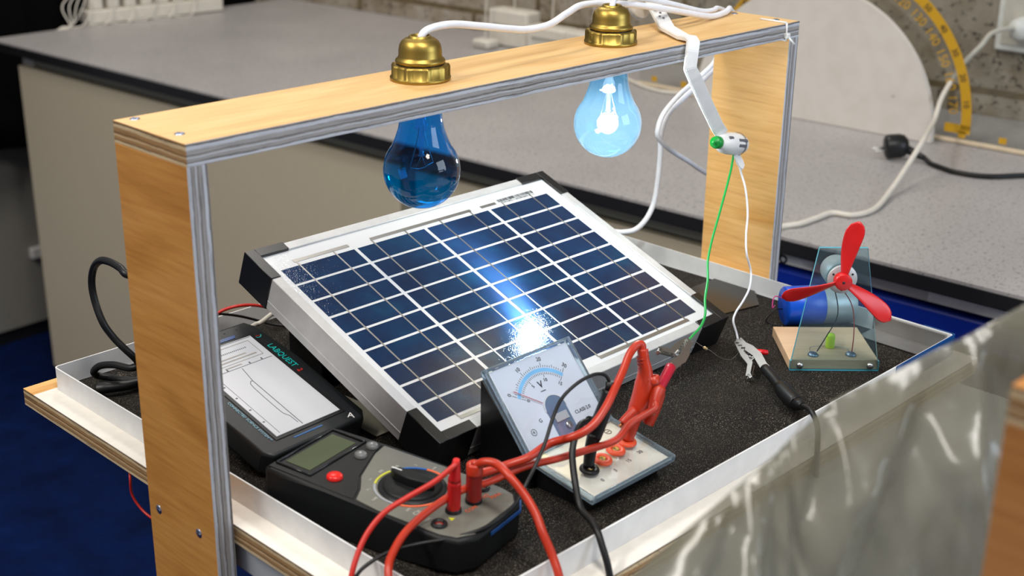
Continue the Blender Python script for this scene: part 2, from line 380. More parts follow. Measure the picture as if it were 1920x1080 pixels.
# white half-round board and yellow protractor
sb = B(); pts = [(1.695 + .236 * cos(pi * i / 64), .001 + max(0, .236 * sin(pi * i / 64))) for i in range(65)]
sb.prism([(p[1], p[0]) for p in pts], .60, .612, ax=1)
def boardmat():
    k = NT('off_white_board'); n = k.noise(k.coord(), 38, 2, .4)
    k.link(k.ramp(n, [(.20, C3(120, 116, 110)), (.24, C3(206, 199, 190)), (.6, C3(212, 206, 198))]), k.b.inputs['Base Color']); k.b.inputs['Roughness'].default_value = .5; return k.m
sb.build('half_round_board', boardmat(), None, 'white semicircular board standing on its flat side on the worktop against the wall', 'board', m=BM)
pr = thing('demonstration_protractor', 'large clear demonstration protractor with yellow number scale standing behind the white half round board', 'protractor', BM @ Matrix.Translation((1.72, .640, .001)))
M_clear = thin_glass('clear_acrylic_sheet', (.93, .94, .93, 1), .8)
B().box((-.42, 0, .004), (.42, .003, .36), .0005).build('acrylic_sheet', M_clear, pr)
M_yel = pm('yellow_print', C3(196, 150, 20), .5)
bb = B(); Rx = Matrix.Rotation(pi / 2, 4, 'X')
n = 72
for i in range(n):
    a, b = pi * i / n, pi * (i + 1) / n
    P = [(r * cos(t_), .022 + r * sin(t_)) for r, t_ in ((.243, a), (.260, a), (.260, b), (.243, b))]
    bb.prism([(p[1], p[0]) for p in P], -.0008, -.0002, ax=1)
bb.box((.215, -.0008, .015), (.260, -.0002, .030)); bb.box((-.260, -.0008, .015), (-.215, -.0002, .030))
bb.build('yellow_scale', M_yel, pr)
for i, a in enumerate(range(10, 180, 10)):
    ar = radians(a)
    for rr, sz, mt in ((.251, .014, M_ink), (.228, .022, M_yel)):
        o = text(str(a) if rr > .24 else str(180 - a), sz, 'printed_number', mt, pr, (0, 0, 0), 0, .0002)
        o.matrix_local = Matrix.Translation((rr * cos(ar), -.0012, .022 + rr * sin(ar))) @ Matrix.Rotation(pi / 2, 4, 'X') @ Matrix.Rotation(ar - pi / 2, 4, 'Z')
for i in range(12):
    x = -.39 + i * .07
    B().box((x, -.0008, .008 if i % 2 else .010), (x + .013, -.0002, .020)).build('yellow_mark', M_yel, pr)
B().box((-.42, -.010, 0), (.42, .0, .006), .001).build('wooden_foot_strip', pm('pale_wood_strip', C3(206, 188, 160), .6), pr)
# ================================================================ table, board, tray
M_table = pm('grey_table_laminate', C3(176, 180, 186), .5, var=.02)
B().box((.022, -.95, -.043), (.655, .045, -.0162), .002).build('table_top', M_table, None, 'pale grey table top under the plywood base board', 'table')
T = .0156; H = .2827; L = .6997; Wd = .0893
EB = dict(light=(214, 190, 150), mid=(168, 130, 84), dark=(92, 64, 38))
EG = dict(light=(200, 205, 214), mid=(164, 161, 160), dark=(92, 87, 84))
bd = thing('base_board', 'white laminated plywood base board under the metal tray', 'board', (0, 0, 0))
bb = B().box((T, -.2345, -T), (L - T, .319, -.0006)); bb.build('plywood_core', ply_edge('plywood_edge_board', 2, 1, -T, T, **EB), bd)
bb = B().box((T + .0, -.2345, -.0006), (L - T, .300, 0)); bb.build('white_laminate', pm('white_laminate', C3(226, 220, 210), .4), bd)
B().box((T + .0, .300, -.0006), (L - T, .319, -.0001)).build('bare_corner', ply_face('plywood_face_corner', 0), bd, 'bare plywood strip')
tray = thing('metal_tray', 'white painted metal tray holding the solar experiment on dark foam', 'tray', (0, 0, 0))
x0, x1, y0, y1, ht = .0179, .6305, -.2332, .2605, .0386
def rrect(x0, x1, y0, y1, r, n=6):
    o = []
    for cx, cy, a in ((x1 - r, y1 - r, 0), (x0 + r, y1 - r, pi / 2), (x0 + r, y0 + r, pi), (x1 - r, y0 + r, 1.5 * pi)):
        for i in range(n + 1): o.append((cx + r * cos(a + pi / 2 * i / n), cy + r * sin(a + pi / 2 * i / n)))
    return o
bb = B(); o_ = rrect(x0, x1, y0, y1, .004); i_ = rrect(x0 + .0012, x1 - .0012, y0 + .0012, y1 - .0012, .003)
vo = [[bb.bm.verts.new((p[0], p[1], z)) for p in P] for P, z in ((o_, .0185), (o_, ht), (i_, ht), (i_, .0192))]
for a, b in zip(vo, vo[1:]):
    for i in range(len(a)): bb.bm.faces.new((a[i], a[(i + 1) % len(a)], b[(i + 1) % len(a)], b[i]))
bb.bm.faces.new(vo[3]); bb.bm.faces.new(vo[0][::-1]); bb.build('tray_pan', M_steeltray, tray)
M_film = thin_glass('blue_protective_film', C3(70, 150, 215), .9, .08, .55, C3(60, 130, 190))
bb = B(); bb.box((.528, y0 - .0008, .019), (x1 + .0008, y0 - .0002, ht + .0008)); bb.box((x1 + .0002, y0 - .0008, .019), (x1 + .0009, y0 + .03, ht + .0008)); bb.build('blue_film', M_film, tray, 'blue protective film still on the corner of the tray')
B().box((x0 + .0003 - .001, .012, .012), (x0 - .0002, .0145, .0145)).build('dark_spot', M_ink, tray) if False else None
def foam():
    k = NT('dark_foam'); v = k.coord(); n = k.noise(v, 950, 2, .6); n2 = k.noise(v, 30, 4, .6)
    a = k.ramp(n2, [(.3, C3(20, 17, 15)), (.7, C3(37, 32, 26))]); b = k.ramp(n, [(.35, C3(90, 84, 78)), (.55, C3(255, 250, 245)), (.70, C3(255, 250, 240))])
    c = k.mix(1.0, a, b, 'MULTIPLY'); sp = k.ramp(k.noise(v, 1500, 0, .5), [(.70, (0, 0, 0, 1)), (.76, (1, 1, 1, 1))])
    k.link(k.mix(sp, c, C3(150, 140, 126)), k.b.inputs['Base Color']); k.b.inputs['Roughness'].default_value = .85; k.b.inputs['Specular IOR Level'].default_value = .25; k.bump(n, .9, .0015); return k.m
bb = B(); nx, ny = 60, 50; g = []
for i in range(nx + 1):
    r = []
    for j in range(ny + 1):
        x = x0 + .004 + (x1 - x0 - .008) * i / nx; y = y0 + .004 + (y1 - y0 - .008) * j / ny
        if y > .2: y -= 0
        r.append(bb.bm.verts.new((x, y, .0212 + .0006 * noise.noise(Vector((x * 18, y * 18, 0))))))
    g.append(r)
for i in range(nx):
    for j in range(ny): bb.bm.faces.new((g[i][j], g[i + 1][j], g[i + 1][j + 1], g[i][j + 1])).smooth = True
rim = [g[i][0] for i in range(nx + 1)] + [g[nx][j] for j in range(1, ny + 1)] + [g[i][ny] for i in range(nx - 1, -1, -1)] + [g[0][j] for j in range(ny - 1, 0, -1)]
lo = [bb.bm.verts.new((v.co.x, v.co.y, .0194)) for v in rim]
for i in range(len(rim)): bb.bm.faces.new((rim[i], lo[i], lo[(i + 1) % len(rim)], rim[(i + 1) % len(rim)]))
bb.bm.faces.new(lo); bb.build('foam_mat', foam(), None, 'dark brown-black foam mat lying inside the white metal tray', 'foam mat')
FZ = .0218
# tapes
M_tape = thin_glass('clear_tape', (.82, .80, .78, 1), 1.0, .12, .25, C3(170, 165, 160))
bb = B(); bb.box((x1 - .030, y0 + .006, FZ + .0004), (x1 - .004, -.155, FZ + .001)); bb.box((x1 - .005, y0 + .006, FZ + .0004), (x1 - .0016, -.155, .0375))
bb.build('silver_tape', pm('silver_tape', C3(150, 148, 146), .25, .6, bump=.5, bscale=90), None, 'shiny silver tape sealing the right corner of the tray', 'tape')
bb = B(); bb.prism([(.555, -.035), (.575, .03), (.628, .03), (.628, -.02), (.60, -.045)], FZ + .0002, FZ + .0008); bb.build('foam_tape', pm('brown_shiny_tape', C3(36, 33, 28), .28, 0, 0), None, 'glossy dark tape patch on the foam beside the right corner of the solar panel', 'tape')
# ================================================================ plywood gate frame
def plank(name, lo, hi, tax, gax, face, edge_front, edge_side, parent, fax):
    """tax thickness axis, fax axis whose faces use the front edge material"""
    bb = B().box(lo, hi, .0004, 1); bb.bm.normal_update()
    for f in bb.bm.faces:
        n = [abs(c) for c in f.normal]; k = n.index(max(n)); f.material_index = 0 if k == tax else (1 if k == fax else 2); f.smooth = False
    return bb.build(name, [face, edge_front, edge_side], parent)
fr = thing('plywood_lamp_frame', 'plywood gate frame over the tray carrying two brass lamp holders', 'lamp frame', (0, 0, 0))
PF_top = ply_face('plywood_face_beam', 0, (220, 184, 126), (206, 164, 104), .6); PF_leg = ply_face('plywood_face_leg', 1, (204, 148, 74), (176, 118, 48), .8); PF_leg_lit = ply_face('plywood_face_leg_right_lit', 1, (240, 194, 126), (222, 166, 88), .8)  # right leg: same plywood, the lit bulb's glow put into a lighter colour
plank('top_beam', (0, 0, H - T), (L, Wd, H), 2, 0, PF_top, ply_edge('ply_edge_beam_front', 2, 0, H - T, T, **EG), ply_edge('ply_edge_beam_end', 2, 1, H - T, T, **EB), fr, 1)
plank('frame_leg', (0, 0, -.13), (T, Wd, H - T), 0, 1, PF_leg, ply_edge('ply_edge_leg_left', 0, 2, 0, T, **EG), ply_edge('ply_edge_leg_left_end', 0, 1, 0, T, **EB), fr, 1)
plank('frame_leg', (L - T, 0, -.13), (L, Wd, H - T), 0, 1, PF_leg_lit, ply_edge('ply_edge_leg_right', 0, 2, L - T, T, **EG), ply_edge('ply_edge_leg_right_end', 0, 1, L - T, T, **EB), fr, 1)
def screw(m, parent):
    o = B().lathe([(0, .0006), (.0015, .0006), (.0036, .0002), (.0038, -.0006), (0, -.0006)], 20).box((-.0026, -.0004, .0003), (.0026, .0004, .0009)).box((-.0004, -.0026, .0003), (.0004, .0026, .0009)).build('screw', M_zinc, parent)
    o.matrix_local = m; return o
for x, y in ((.0128, .082), (.0125, .026), (.688, .020), (.688, .07)): screw(Matrix.Translation((x, y, H)), fr)
for y, z in ((.076, -.0134), (.022, -.0108)): screw(Matrix.Translation((0, y, z)) @ Matrix.Rotation(-pi / 2, 4, 'Y'), fr)
# zip tie on the right end of the beam
zt = B().tube([(.676, -.0006, H + .0006), (.6765, -.0012, H - T - .0006), (.6765, .03, H - T - .001)], .0011, 8, 1).tube([(.676, .03, H + .001), (.676, -.0006, H + .0008)], .0011, 8, 1).box((.6735, -.004, H - T + .0015), (.6795, .0005, H - T + .0065), .001).tube([(.677, -.003, H - T + .003), (.681, -.008, H - T - .004)], .0010, 8, 1)
zt.build('cable_tie', M_white, None, 'white cable tie around the right end of the plywood beam', 'cable tie')
# ================================================================ lamp holders and bulbs
BY = .0475
def holder(x, label, litg):
    t = thing('brass_lamp_holder', label, 'lamp holder', (x, BY, H), 'brass lamp holders on the beam')
    rib = lambda i, k: (.0011 if (i % 6) < 3 else 0) if 1 <= k <= 4 else 0
    B().lathe([(0.016, 0), (.0236, 0.0), (.0238, .0025), (.0215, .0032), (.0215, .0105), (.0205, .0122), (.016, .0122)], 72, fn=lambda i, k: (.0018 if (i % 8) < 2 else 0) if 3 <= k <= 5 else 0).build('ring_nut', M_brass, t)
    B().lathe([(.0155, .0115), (.0186, .0118), (.0188, .0128), (.0155, .0132)], 40).build('black_gasket', M_blackrub, t)
    B().lathe([(.0155, .0128), (.0192, .0132), (.0196, .0150), (.0190, .0162), (.0176, .0172), (.0170, .0185), (.0168, .0235), (.0160, .0272), (.0143, .0300), (.0116, .0320), (.0088, .0328), (.0086, .0338), (.0080, .0343), (.0070, .0340), (.0066, .0320)], 48).build('domed_cap', M_brass, t)
    B().lathe([(.0135, -T - .0055), (.0215, -T - .0055), (.0225, -T - .0045), (.0225, -T - .0003), (.0135, -T - .0003)], 72, fn=lambda i, k: (-.0012 if (i % 6) < 2 and k in (1, 2, 3) else 0)).build('lower_ring', M_brass, t)
    B().lathe([(.0128, -T), (.0145, -T), (.0145, 0), (.0128, 0)], 32).build('threaded_sleeve', M_brass, t)
    return t
BX1, BX2 = .2425, .4695
holder(BX1, 'brass lamp holder with white cable above the unlit dark blue bulb', 0)
holder(BX2, 'brass lamp holder above the lit pale blue bulb', 1)
def prof_bulb(r=.0310):
    zc = -.0256 - r; P = [(.0150, .004), (.0158, 0)]
    P += [(.0166, -.004), (.0170, -.0115), (.0184, -.0190), (.0210, -.0265)]
    for i in range(0, 25):
        a = radians(40) - radians(130) * i / 24; P.append((max(0, r * cos(a)), zc + .0035 + r * sin(a)))
    return P
def bulb(x, label, glass, lit):
    t = thing('light_bulb', label, 'light bulb', (x, BY, H - T - .0045), None)
    pb = prof_bulb(); B().lathe(pb, 56).build('glass_envelope', glass, t)
    B().lathe([(.0, .002), (.0138, .002), (.0138, .0), (.004, -.002), (.0035, -.012), (.0055, -.016), (.0052, -.019), (.0022, -.022), (.0018, -.040), (.0028, -.0415), (.0, -.0418)], 24).build('glass_stem', M_stem, t)
    w = B()
    for sx in (-1, 1):
        w.tube([(sx * .002, 0, -.018), (sx * .005, 0, -.030), (sx * .0125, 0, -.049)], .00035, 6)
        w.tube([(0, 0, -.041), (sx * .005, .001, -.0505)], .0002, 6)
    w.build('support_wires', M_steel, t)
    fil = [(-.0125, 0, -.049), (-.008, .0006, -.0505), (-.003, 0, -.0515), (.003, 0, -.0515), (.008, .0006, -.0505), (.0125, 0, -.049)]
    B().tube(fil, .0016 if lit else .0004, 10).build('filament', M_fil if lit else M_steel, t)
    return t
M_stem = thin_glass('clear_glass_stem', (.85, .93, 1, 1), 1, .02, .18, (.8, .9, 1, 1))
M_glass_dark = thin_glass('cobalt_glass', (.03, .54, 1, 1), 1, .02)
M_glass_lit = thin_glass('cobalt_glass_lit_bulb', (.24, .62, .95, 1), 1, .05, .036, (.20, .62, 1, 1))
k = NT('glowing_filament'); k.b.inputs['Base Color'].default_value = (1, 1, 1, 1); k.b.inputs['Emission Color'].default_value = (1, .97, .94, 1); k.b.inputs['Emission Strength'].default_value = 120; M_fil = k.m
bulb(BX1, 'unlit dark blue glass light bulb hanging under the middle of the beam', M_glass_dark, False)
lb = bulb(BX2, 'lit pale blue glass light bulb hanging beside the white arm', M_glass_lit, True)
pl = bpy.data.lights.new('bulb_light', 'POINT'); pl.energy = 2.8; pl.color = (1, .42, .27); pl.shadow_soft_size = .010
po = bpy.data.objects.new('bulb_light', pl); COL.objects.link(po); po.parent = lb; po.location = (0, 0, -.0535)
# ================================================================ solar panel
in_tray = [tray, bpy.data.objects['foam_mat'], bpy.data.objects['silver_tape'], bpy.data.objects['foam_tape']]
_before = set(bpy.data.objects)
PW, PL, PT = .3536, .2473, .0300
PM = mat4((.1391, -.0845, .0513), (1, .0056, -.0016), (-.0047, .9348, .3551))
sp = thing('solar_panel', 'tilted solar panel with silver frame, black corner caps and four columns of blue cells', 'solar panel', PM)
fw = .009
bb = B()
bb.box((0, 0, -PT), (PW, fw, 0), .0006, 1).box((0, PL - fw, -PT), (PW, PL, 0), .0006, 1).box((0, fw - .0005, -PT), (fw, PL - fw + .0005, 0), .0006, 1).box((PW - fw, fw - .0005, -PT), (PW, PL - fw + .0005, 0), .0006, 1)
for z in (-.0225,):
    bb.box((-.0003, .01, z), (.0002, PL - .01, z + .0007)).box((.01, -.0003, z), (PW - .01, .0002, z + .0007))
bb.build('aluminium_frame', M_alu, sp)
def gl(k, rough=.045):
    k.b.inputs['Coat Weight'].default_value = 1; k.b.inputs['Coat Roughness'].default_value = rough; k.b.inputs['Coat IOR'].default_value = 1.5
    n = k.noise(k.coord(), 900, 1, .4); bmp = k.add('ShaderNodeBump'); bmp.inputs['Strength'].default_value = .22; bmp.inputs['Distance'].default_value = .0004
    k.link(n, bmp.inputs['Height']); k.link(bmp.outputs[0], k.b.inputs['Coat Normal'])
k = NT('white_backsheet_glass'); k.b.inputs['Base Color'].default_value = C3(212, 214, 216); k.b.inputs['Roughness'].default_value = .5; gl(k); M_back = k.m
k = NT('blue_silicon_cell'); v = k.coord((1, 1, 1)); vo = k.add('ShaderNodeTexVoronoi'); vo.inputs['Scale'].default_value = 60; k.link(v, vo.inputs['Vector'])
n = k.noise(v, 22, 3, .6); a = k.ramp(n, [(.3, C3(0, 40, 86)), (.55, C3(0, 56, 106)), (.8, C3(0, 82, 128))])
w = k.add('ShaderNodeTexWave'); w.bands_direction = 'Y'; w.inputs['Scale'].default_value = 160; k.link(v, w.inputs['Vector'])
k.link(k.mix(.5, a, k.ramp(w.outputs[1], [(.80, (1, 1, 1, 1)), (.97, (2.6, 2.2, 1.9, 1))]), 'MULTIPLY'), k.b.inputs['Base Color'])
k.b.inputs['Roughness'].default_value = .30; k.b.inputs['Specular IOR Level'].default_value = .3; k.b.inputs['Metallic'].default_value = .7
k.b.inputs['Anisotropic'].default_value = .97; k.b.inputs['Anisotropic Rotation'].default_value = .25; tg = k.add('ShaderNodeTangent'); tg.direction_type = 'UV_MAP'; k.link(tg.outputs[0], k.b.inputs['Tangent']); gl(k); M_cell = k.m
k = NT('busbar_metal'); k.b.inputs['Base Color'].default_value = C3(168, 166, 162); k.b.inputs['Metallic'].default_value = .9; k.b.inputs['Roughness'].default_value = .35; M_bus = k.m
B().box((fw - .001, fw - .001, -.006), (PW - fw + .001, PL - fw + .001, -.0016)).build('white_backsheet', M_back, sp)
cx0, cx1, cy0, cy1 = .0150, .3312, .0195, .2180; ncol, nrow = 4, 9; gx, gy = .0038, .0026
cw = (cx1 - cx0 - gx * (ncol - 1)) / ncol; ch = (cy1 - cy0 - gy * (nrow - 1)) / nrow
bb = B()
for c in range(ncol):
    for r in range(nrow):
        x = cx0 + c * (cw + gx); y = cy0 + r * (ch + gy); bb.box((x, y, -.0017), (x + cw, y + ch, -.0014))
cells = bb.build('solar_cells', M_cell, sp)
uv = cells.data.uv_layers.new(name='UVMap')
for lp in cells.data.loops:
    co = cells.data.vertices[lp.vertex_index].co; uv.data[lp.index].uv = (co.x * 3, co.y * 3)
bb = B()
for c in range(ncol):
    for q in (.25, .75):
        x = cx0 + c * (cw + gx) + cw * q; bb.box((x - .0007, cy0 - .003, -.0014), (x + .0007, cy1 + .0055, -.00125))
bb.build('busbars', M_bus, sp)
bb = B()
ys = cy1 + .0045
def st(a, b, y=ys): B().box((a, y, -.0014), (b, y + .0035, -.00125)).build('collector_strip', M_bus, sp)
st(cx0 + cw * .22, cx0 + cw * .98); st(cx0 + (cw + gx) + cw * .25, cx0 + 2 * (cw + gx) + cw * .78); st(cx0 + 2 * (cw + gx) + cw * .95, cx0 + 3 * (cw + gx) + cw * .16)
st(cx0 + 2 * (cw + gx) + cw * .25, cx0 + 3 * (cw + gx) + cw * .78, cy0 - .0062); st(cx0 + cw * .25, cx0 + (cw + gx) + cw * .78, cy0 - .0062)
def cap(x, y, sx, sy, lbl=None):
    bb = B(); e = .0009
    X0, X1 = (x - e, x + .0375) if sx > 0 else (x - .0375, x + e); Y0, Y1 = (y - e, y + .0375) if sy > 0 else (y - .0375, y + e)
    Z0, Z1 = -PT - e, e
    # outer walls and an L shaped lip on top and bottom
    xi = (x + fw) if sx > 0 else (x - fw); yi = (y + fw) if sy > 0 else (y - fw)
    a, b = (X0, xi) if sx > 0 else (xi, X1); bb.box((a, Y0, Z0), (b, Y1, Z1), .0005, 1)
    a, b = (Y0, yi) if sy > 0 else (yi, Y1)
    if sx > 0: bb.box((xi - .0005, a, Z0), (X1, b, Z1), .0005, 1)
    else: bb.box((X0, a, Z0), (xi + .0005, b, Z1), .0005, 1)
    bb.build('corner_cap', M_capb, sp)
M_capb = pm('black_cap_plastic', C3(20, 21, 23), .30, spec=.5)
cap(0, 0, 1, 1); cap(PW, 0, -1, 1); cap(0, PL, 1, -1); cap(PW, PL, -1, -1)
random.seed(11); bb = B(); x = .2712
while x < .3185:
    w_ = random.choice((.0003, .0005, .0008)); bb.box((x, .2242, -.0015), (x + w_, .2282, -.00142)); x += w_ + random.choice((.0003, .0004, .0007))
bb.build('barcode', M_ink, sp)
text('SYM1902113050R00051713', .0039, 'serial_number', M_ink, sp, (.2955, .2222, -.00142), 0, .00005)
# support under the raised edge
B().box((.175, .10, FZ - .001), (.46, .145, .083), .001).build('support_block', pm('black_foam_block', C3(20, 19, 19), .8, spec=.1), None, 'black block propping up the far side of the solar panel', 'block')
B().prism([(.150, .0), (.152, .075), (.176, .105), (.185, .0)], FZ, FZ + .0006).build('paper_slip', pm('pale_paper', C3(172, 168, 150), .8), None, 'pale paper slip on the foam between the data logger and the solar panel', 'paper')
# ================================================================ data logger
LM = mat4((.1288, .0185, .046), (.9964, .0827, -.0197), (-.073, .9513, .2995))
lq = thing('data_logger', 'black handheld data logger with bright graph screen behind the left plywood leg', 'data logger', LM)
M_lq = pm('charcoal_casing', C3(24, 28, 31), .45, bump=.15, bscale=900)
body = [(-.078, -.0155), (.012, -.0155), (.018, -.008), (.0175, .07), (.0155, .118), (.009, .128), (-.072, .128), (-.0795, .118), (-.0835, .07), (-.084, -.008)]
B().prism(body, -.0205, -.0008, 2, .0025).build('casing', M_lq, lq)
B().prism([(-.066, -.003), (.0035, -.003), (.0035, .1115), (-.066, .1115)], -.0009, -.0002, 2).build('screen_bezel', M_black, lq)
def screen():
    k = NT('lit_screen'); c = k.add('ShaderNodeTexCoord'); 
    k.b.inputs['Base Color'].default_value = C3(150, 150, 150); k.b.inputs['Roughness'].default_value = .18; k.b.inputs['Emission Color'].default_value = C3(222, 224, 232); k.b.inputs['Emission Strength'].default_value = .30; return k.m
B().box((-.0631, 0, -.0003), (0, .109, .0002)).build('screen', screen(), lq)
bb = B(); z = .0004; th = .0002
def ln(p, q, w=.0004): line2(bb, p, q, w, z, 0, th)
ln((-.0335, .0772), (-.0362, .0612), .0005); ln((-.0362, .0612), (-.0364, .0015), .0006)
pts = [(-.0362, .0612), (-.0385, .0608), (-.0403, .0585), (-.0410, .054), (-.0415, .040), (-.0416, .022), (-.0412, .018), (-.0388, .0135), (-.0384, .0045)]
for a, b in zip(pts, pts[1:]): ln(a, b, .0005)
ln((-.0625, .0790), (-.002, .0790), .0004); ln((-.0585, .0775), (-.0585, .002), .0003); ln((-.001, .108), (-.0620, .108), .0004)
for x in (-.012, -.024, -.046, -.056): bb.box((x, .0795, .0002), (x + .0012, .0815, z))
for y in (.064, .049, .033, .017): bb.box((-.0618, y, .0002), (-.0600, y + .0012, z))
for x in range(22): bb.box((-.052 + x * .0018, .0975, .0002), (-.0512 + x * .0018, .0987, z))
bb.build('graph_line', M_inkgrey, lq)
bb = B()
for a, b in (((-.060, .085), (-.006, .085)), ((-.006, .085), (-.006, .1045)), ((-.006, .1045), (-.060, .1045))): line2(bb, a, b, .0005, z, 0, th)
bb.box((-.056, .088, .0002), (-.010, .0892, z)).box((-.056, .0915, .0002), (-.018, .0927, z)); bb.box((-.046, .0815, .0002), (-.030, .0826, z))
bb.build('dialog_box', pm('pale_grey_ink', C3(160, 154, 146), .6), lq)
M_teal = pm('teal_print', C3(20, 180, 176), .5); M_redp = pm('red_print', C3(196, 40, 40), .5)
text('LABQUEST', .0080, 'lettering', M_teal, lq, (.0070, .0765, -.0006), -pi / 2, .0003, xs=.86)
text('2', .0066, 'lettering', M_redp, lq, (.0068, .0545, -.0006), -pi / 2, .0003)
text('CONNECTED SCIENCE SYSTEM™', .0034, 'lettering', pm('steel_blue_print', C3(140, 176, 190), .5), lq, (-.0690, .024, -.0006), -pi / 2, .0003)
text('A', .0085, 'handwritten_letter', M_white, lq, (.0035, -.0092, -.0006), radians(-35), .0003)
bb = B(); ring_strip(bb, .0062, .1075, .0030, .0036, radians(200), radians(350), -.0003, 10); bb.build('swoosh_mark', M_teal, lq)
bb = B(); ring_strip(bb, .0050, .1035, .0030, .0035, radians(20), radians(110), -.0003, 8); bb.build('swoosh_mark', M_redp, lq)
B().box((-.052, -.0075, -.0010), (-.024, -.0063, -.0005)).build('blue_light_bar', pm('blue_bar', C3(24, 90, 150), .3), lq)
B().prism([(-.080, .1125), (-.012, .1125), (-.010, .116), (-.078, .116)], -.0010, -.0004).build('blue_light_bar', pm('blue_bar_far', C3(20, 60, 120), .3), lq)
for x in (-.016, -.004): B().lathe([(0, .0002), (.0007, .0002), (.0007, -.0002)], 10, Matrix.Translation((x, .1215, -.0008))).build('screw_hole', M_ink, lq)
B().box((.06, .085, FZ - .001), (.13, .125, .0505), .001).build('support_block', pm('black_foam_prop', C3(20, 19, 19), .8, spec=.1), None, 'black block holding up the far end of the data logger', 'block')
# ================================================================ multimeter
DM = mat4((.022, -.029, .055), (.97640602, .21557016, -.0126806), (-.21488792, .97575678, .04149568))
dm = thing('multimeter', 'black and grey handheld multimeter with round selector dial and two red plugs', 'multimeter', DM)
M_dm = pm('multimeter_black_rubber', C3(15, 17, 18), .5, spec=.3, bump=.12, bscale=800)
M_dg = pm('multimeter_grey_face', C3(108, 107, 98), .42, bump=.1, bscale=900)
out = [(.004, -.001), (.0745, -.001), (.0785, -.006), (.0790, -.055), (.0795, -.10), (.0795, -.150), (.0765, -.163), (.066, -.1705), (.016, -.1705), (.004, -.163), (.0, -.150), (-.0005, -.10), (0, -.055), (0, -.006)]
bb = B().prism(out, -.032, 0, 2, .0030)
for v in bb.bm.verts:
    if v.co.z < -.01: v.co.z = (.0222 + .003 * (v.co.z < -.0305) * 0 - (DM @ Vector((v.co.x, v.co.y, 0))).z) / DM[2][2] + (v.co.z + .032)
bb.build('casing', M_dm, dm)
B().prism([(.004, -.0035), (.0745, -.0035), (.0755, -.048), (.062, -.050), (.030, -.062), (.016, -.073), (.004, -.078)], -.0004, .0006, 2, .0004).build('display_panel', M_dm, dm)
B().prism([(.0045, -.0800), (.017, -.0748), (.031, -.0636), (.0625, -.0515), (.0760, -.0495), (.0770, -.10), (.0768, -.149), (.074, -.160), (.065, -.1670), (.017, -.1670), (.0065, -.160), (.0030, -.149), (.0025, -.10)], -.0005, .0006, 2, .0004).build('grey_faceplate', M_dg, dm)
bb = B(); bb.box((.0095, -.0365, .0004), (.0720, -.0350, .0020), .0004, 1).box((.0095, -.0065, .0004), (.0720, -.0050, .0020), .0004, 1).box((.0095, -.0365, .0004), (.0110, -.005, .0020), .0004, 1).box((.0705, -.0365, .0004), (.0720, -.005, .0020), .0004, 1)
bb.build('display_bezel', pm('glossy_black_bezel', C3(28, 30, 32), .15, spec=.7), dm)
k = NT('lcd_green'); k.b.inputs['Base Color'].default_value = C3(84, 92, 66); k.b.inputs['Roughness'].default_value = .12; B().box((.0155, -.0310, .0002), (.0660, -.0095, .0010)).build('lcd_display', k.m, dm)
def button(x, y, r, m, lab=None, tx=None):
    o = B().lathe([(0, .0034), (r * .8, .0033), (r, .0022), (r * 1.02, .0003)], 28, Matrix.Translation((x, y, 0))).build('button', m, dm, lab)
    if tx: t_ = text(tx, r * .9, 'button_mark', M_white, o, (x, y, .0035), .2, .0001)
M_gb = pm('grey_button', C3(112, 114, 112), .35)
button(.0185, -.0505, .0056, pm('red_button', C3(226, 30, 24), .3), 'red button'); button(.0535, -.0455, .0045, M_gb, 'grey button', '='); button(.0690, -.0437, .0045, M_gb, 'grey button', '=')
dcx, dcy = .0405, -.1003
def aa(d): return radians(d)
for nm, c, a0, a1 in (('dial_arc_yellow', (196, 196, 50), 72, 118), ('dial_arc_blue', (20, 90, 165), 14, 71), ('dial_arc_grey', (150, 154, 160), 119, 196), ('dial_arc_orange', (232, 104, 60), 197, 276), ('dial_arc_orange', (232, 104, 60), -22, 13)):
    bb = B(); ring_strip(bb, dcx, dcy, .0250, .0266, aa(a0), aa(a1), .0011, 20, 0, .0007); bb.build(nm, pm(nm, C3(*c), .4), dm)
B().lathe([(0, .0016), (.0232, .0016), (.0238, .0008), (.0238, 0)], 56, Matrix.Translation((dcx, dcy, 0))).build('dial_well', M_black, dm)
dl = B().lathe([(0, .0038), (.0190, .0036), (.0205, .0024), (.0208, .0010)], 56, Matrix.Translation((dcx, dcy, 0))).build('selector_dial', M_dm, dm)
mk = Matrix.Translation((dcx, dcy, 0)) @ Matrix.Rotation(radians(-88), 4, 'Z')
kn = B().prism([(-.0178, 0), (-.013, .0040), (0, .0056), (.013, .0040), (.0178, 0), (.013, -.0040), (0, -.0056), (-.013, -.0040)], .003, .0105, 2, .0015, m=mk).build('knob', M_dm, dl)
B().box((-.0172, -.0005, .0100), (-.009, .0005, .0108), m=mk).build('pointer_line', M_white, dl)
random.seed(5)
sym = ['OFF', 'V~', 'V=', '200', '20', '2', 'mA', 'A', '10A', 'Ω', 'kΩ', '2M', 'hFE', 'Hz']
for i, s_ in enumerate(sym):
    a = radians(160 - i * 360 / 14); text(s_, .0030, 'scale_lettering', M_inkp if False else pm('pale_print', C3(190, 190, 180), .5) if i == 0 else bpy.data.materials['pale_print'], dm, (dcx + .0300 * cos(a), dcy + .0300 * sin(a), .0008), 0, .0001)
M_jr = pm('red_jack', C3(170, 40, 26), .4)
for x, y in ((.0313, -.1404), (.0497, -.1443), (.0120, -.1425), (.0674, -.1390)):
    j = B().lathe([(.0026, .0002), (.0029, .0022), (.0048, .0026), (.0055, .0018), (.0056, .0003)], 28, Matrix.Translation((x, y, 0))).build('jack_socket', M_black, dm)
    B().lathe([(.0018, .0008), (.0030, .0010), (.0030, .0003)], 20, Matrix.Translation((x, y, 0))).build('red_insert', M_jr, j)
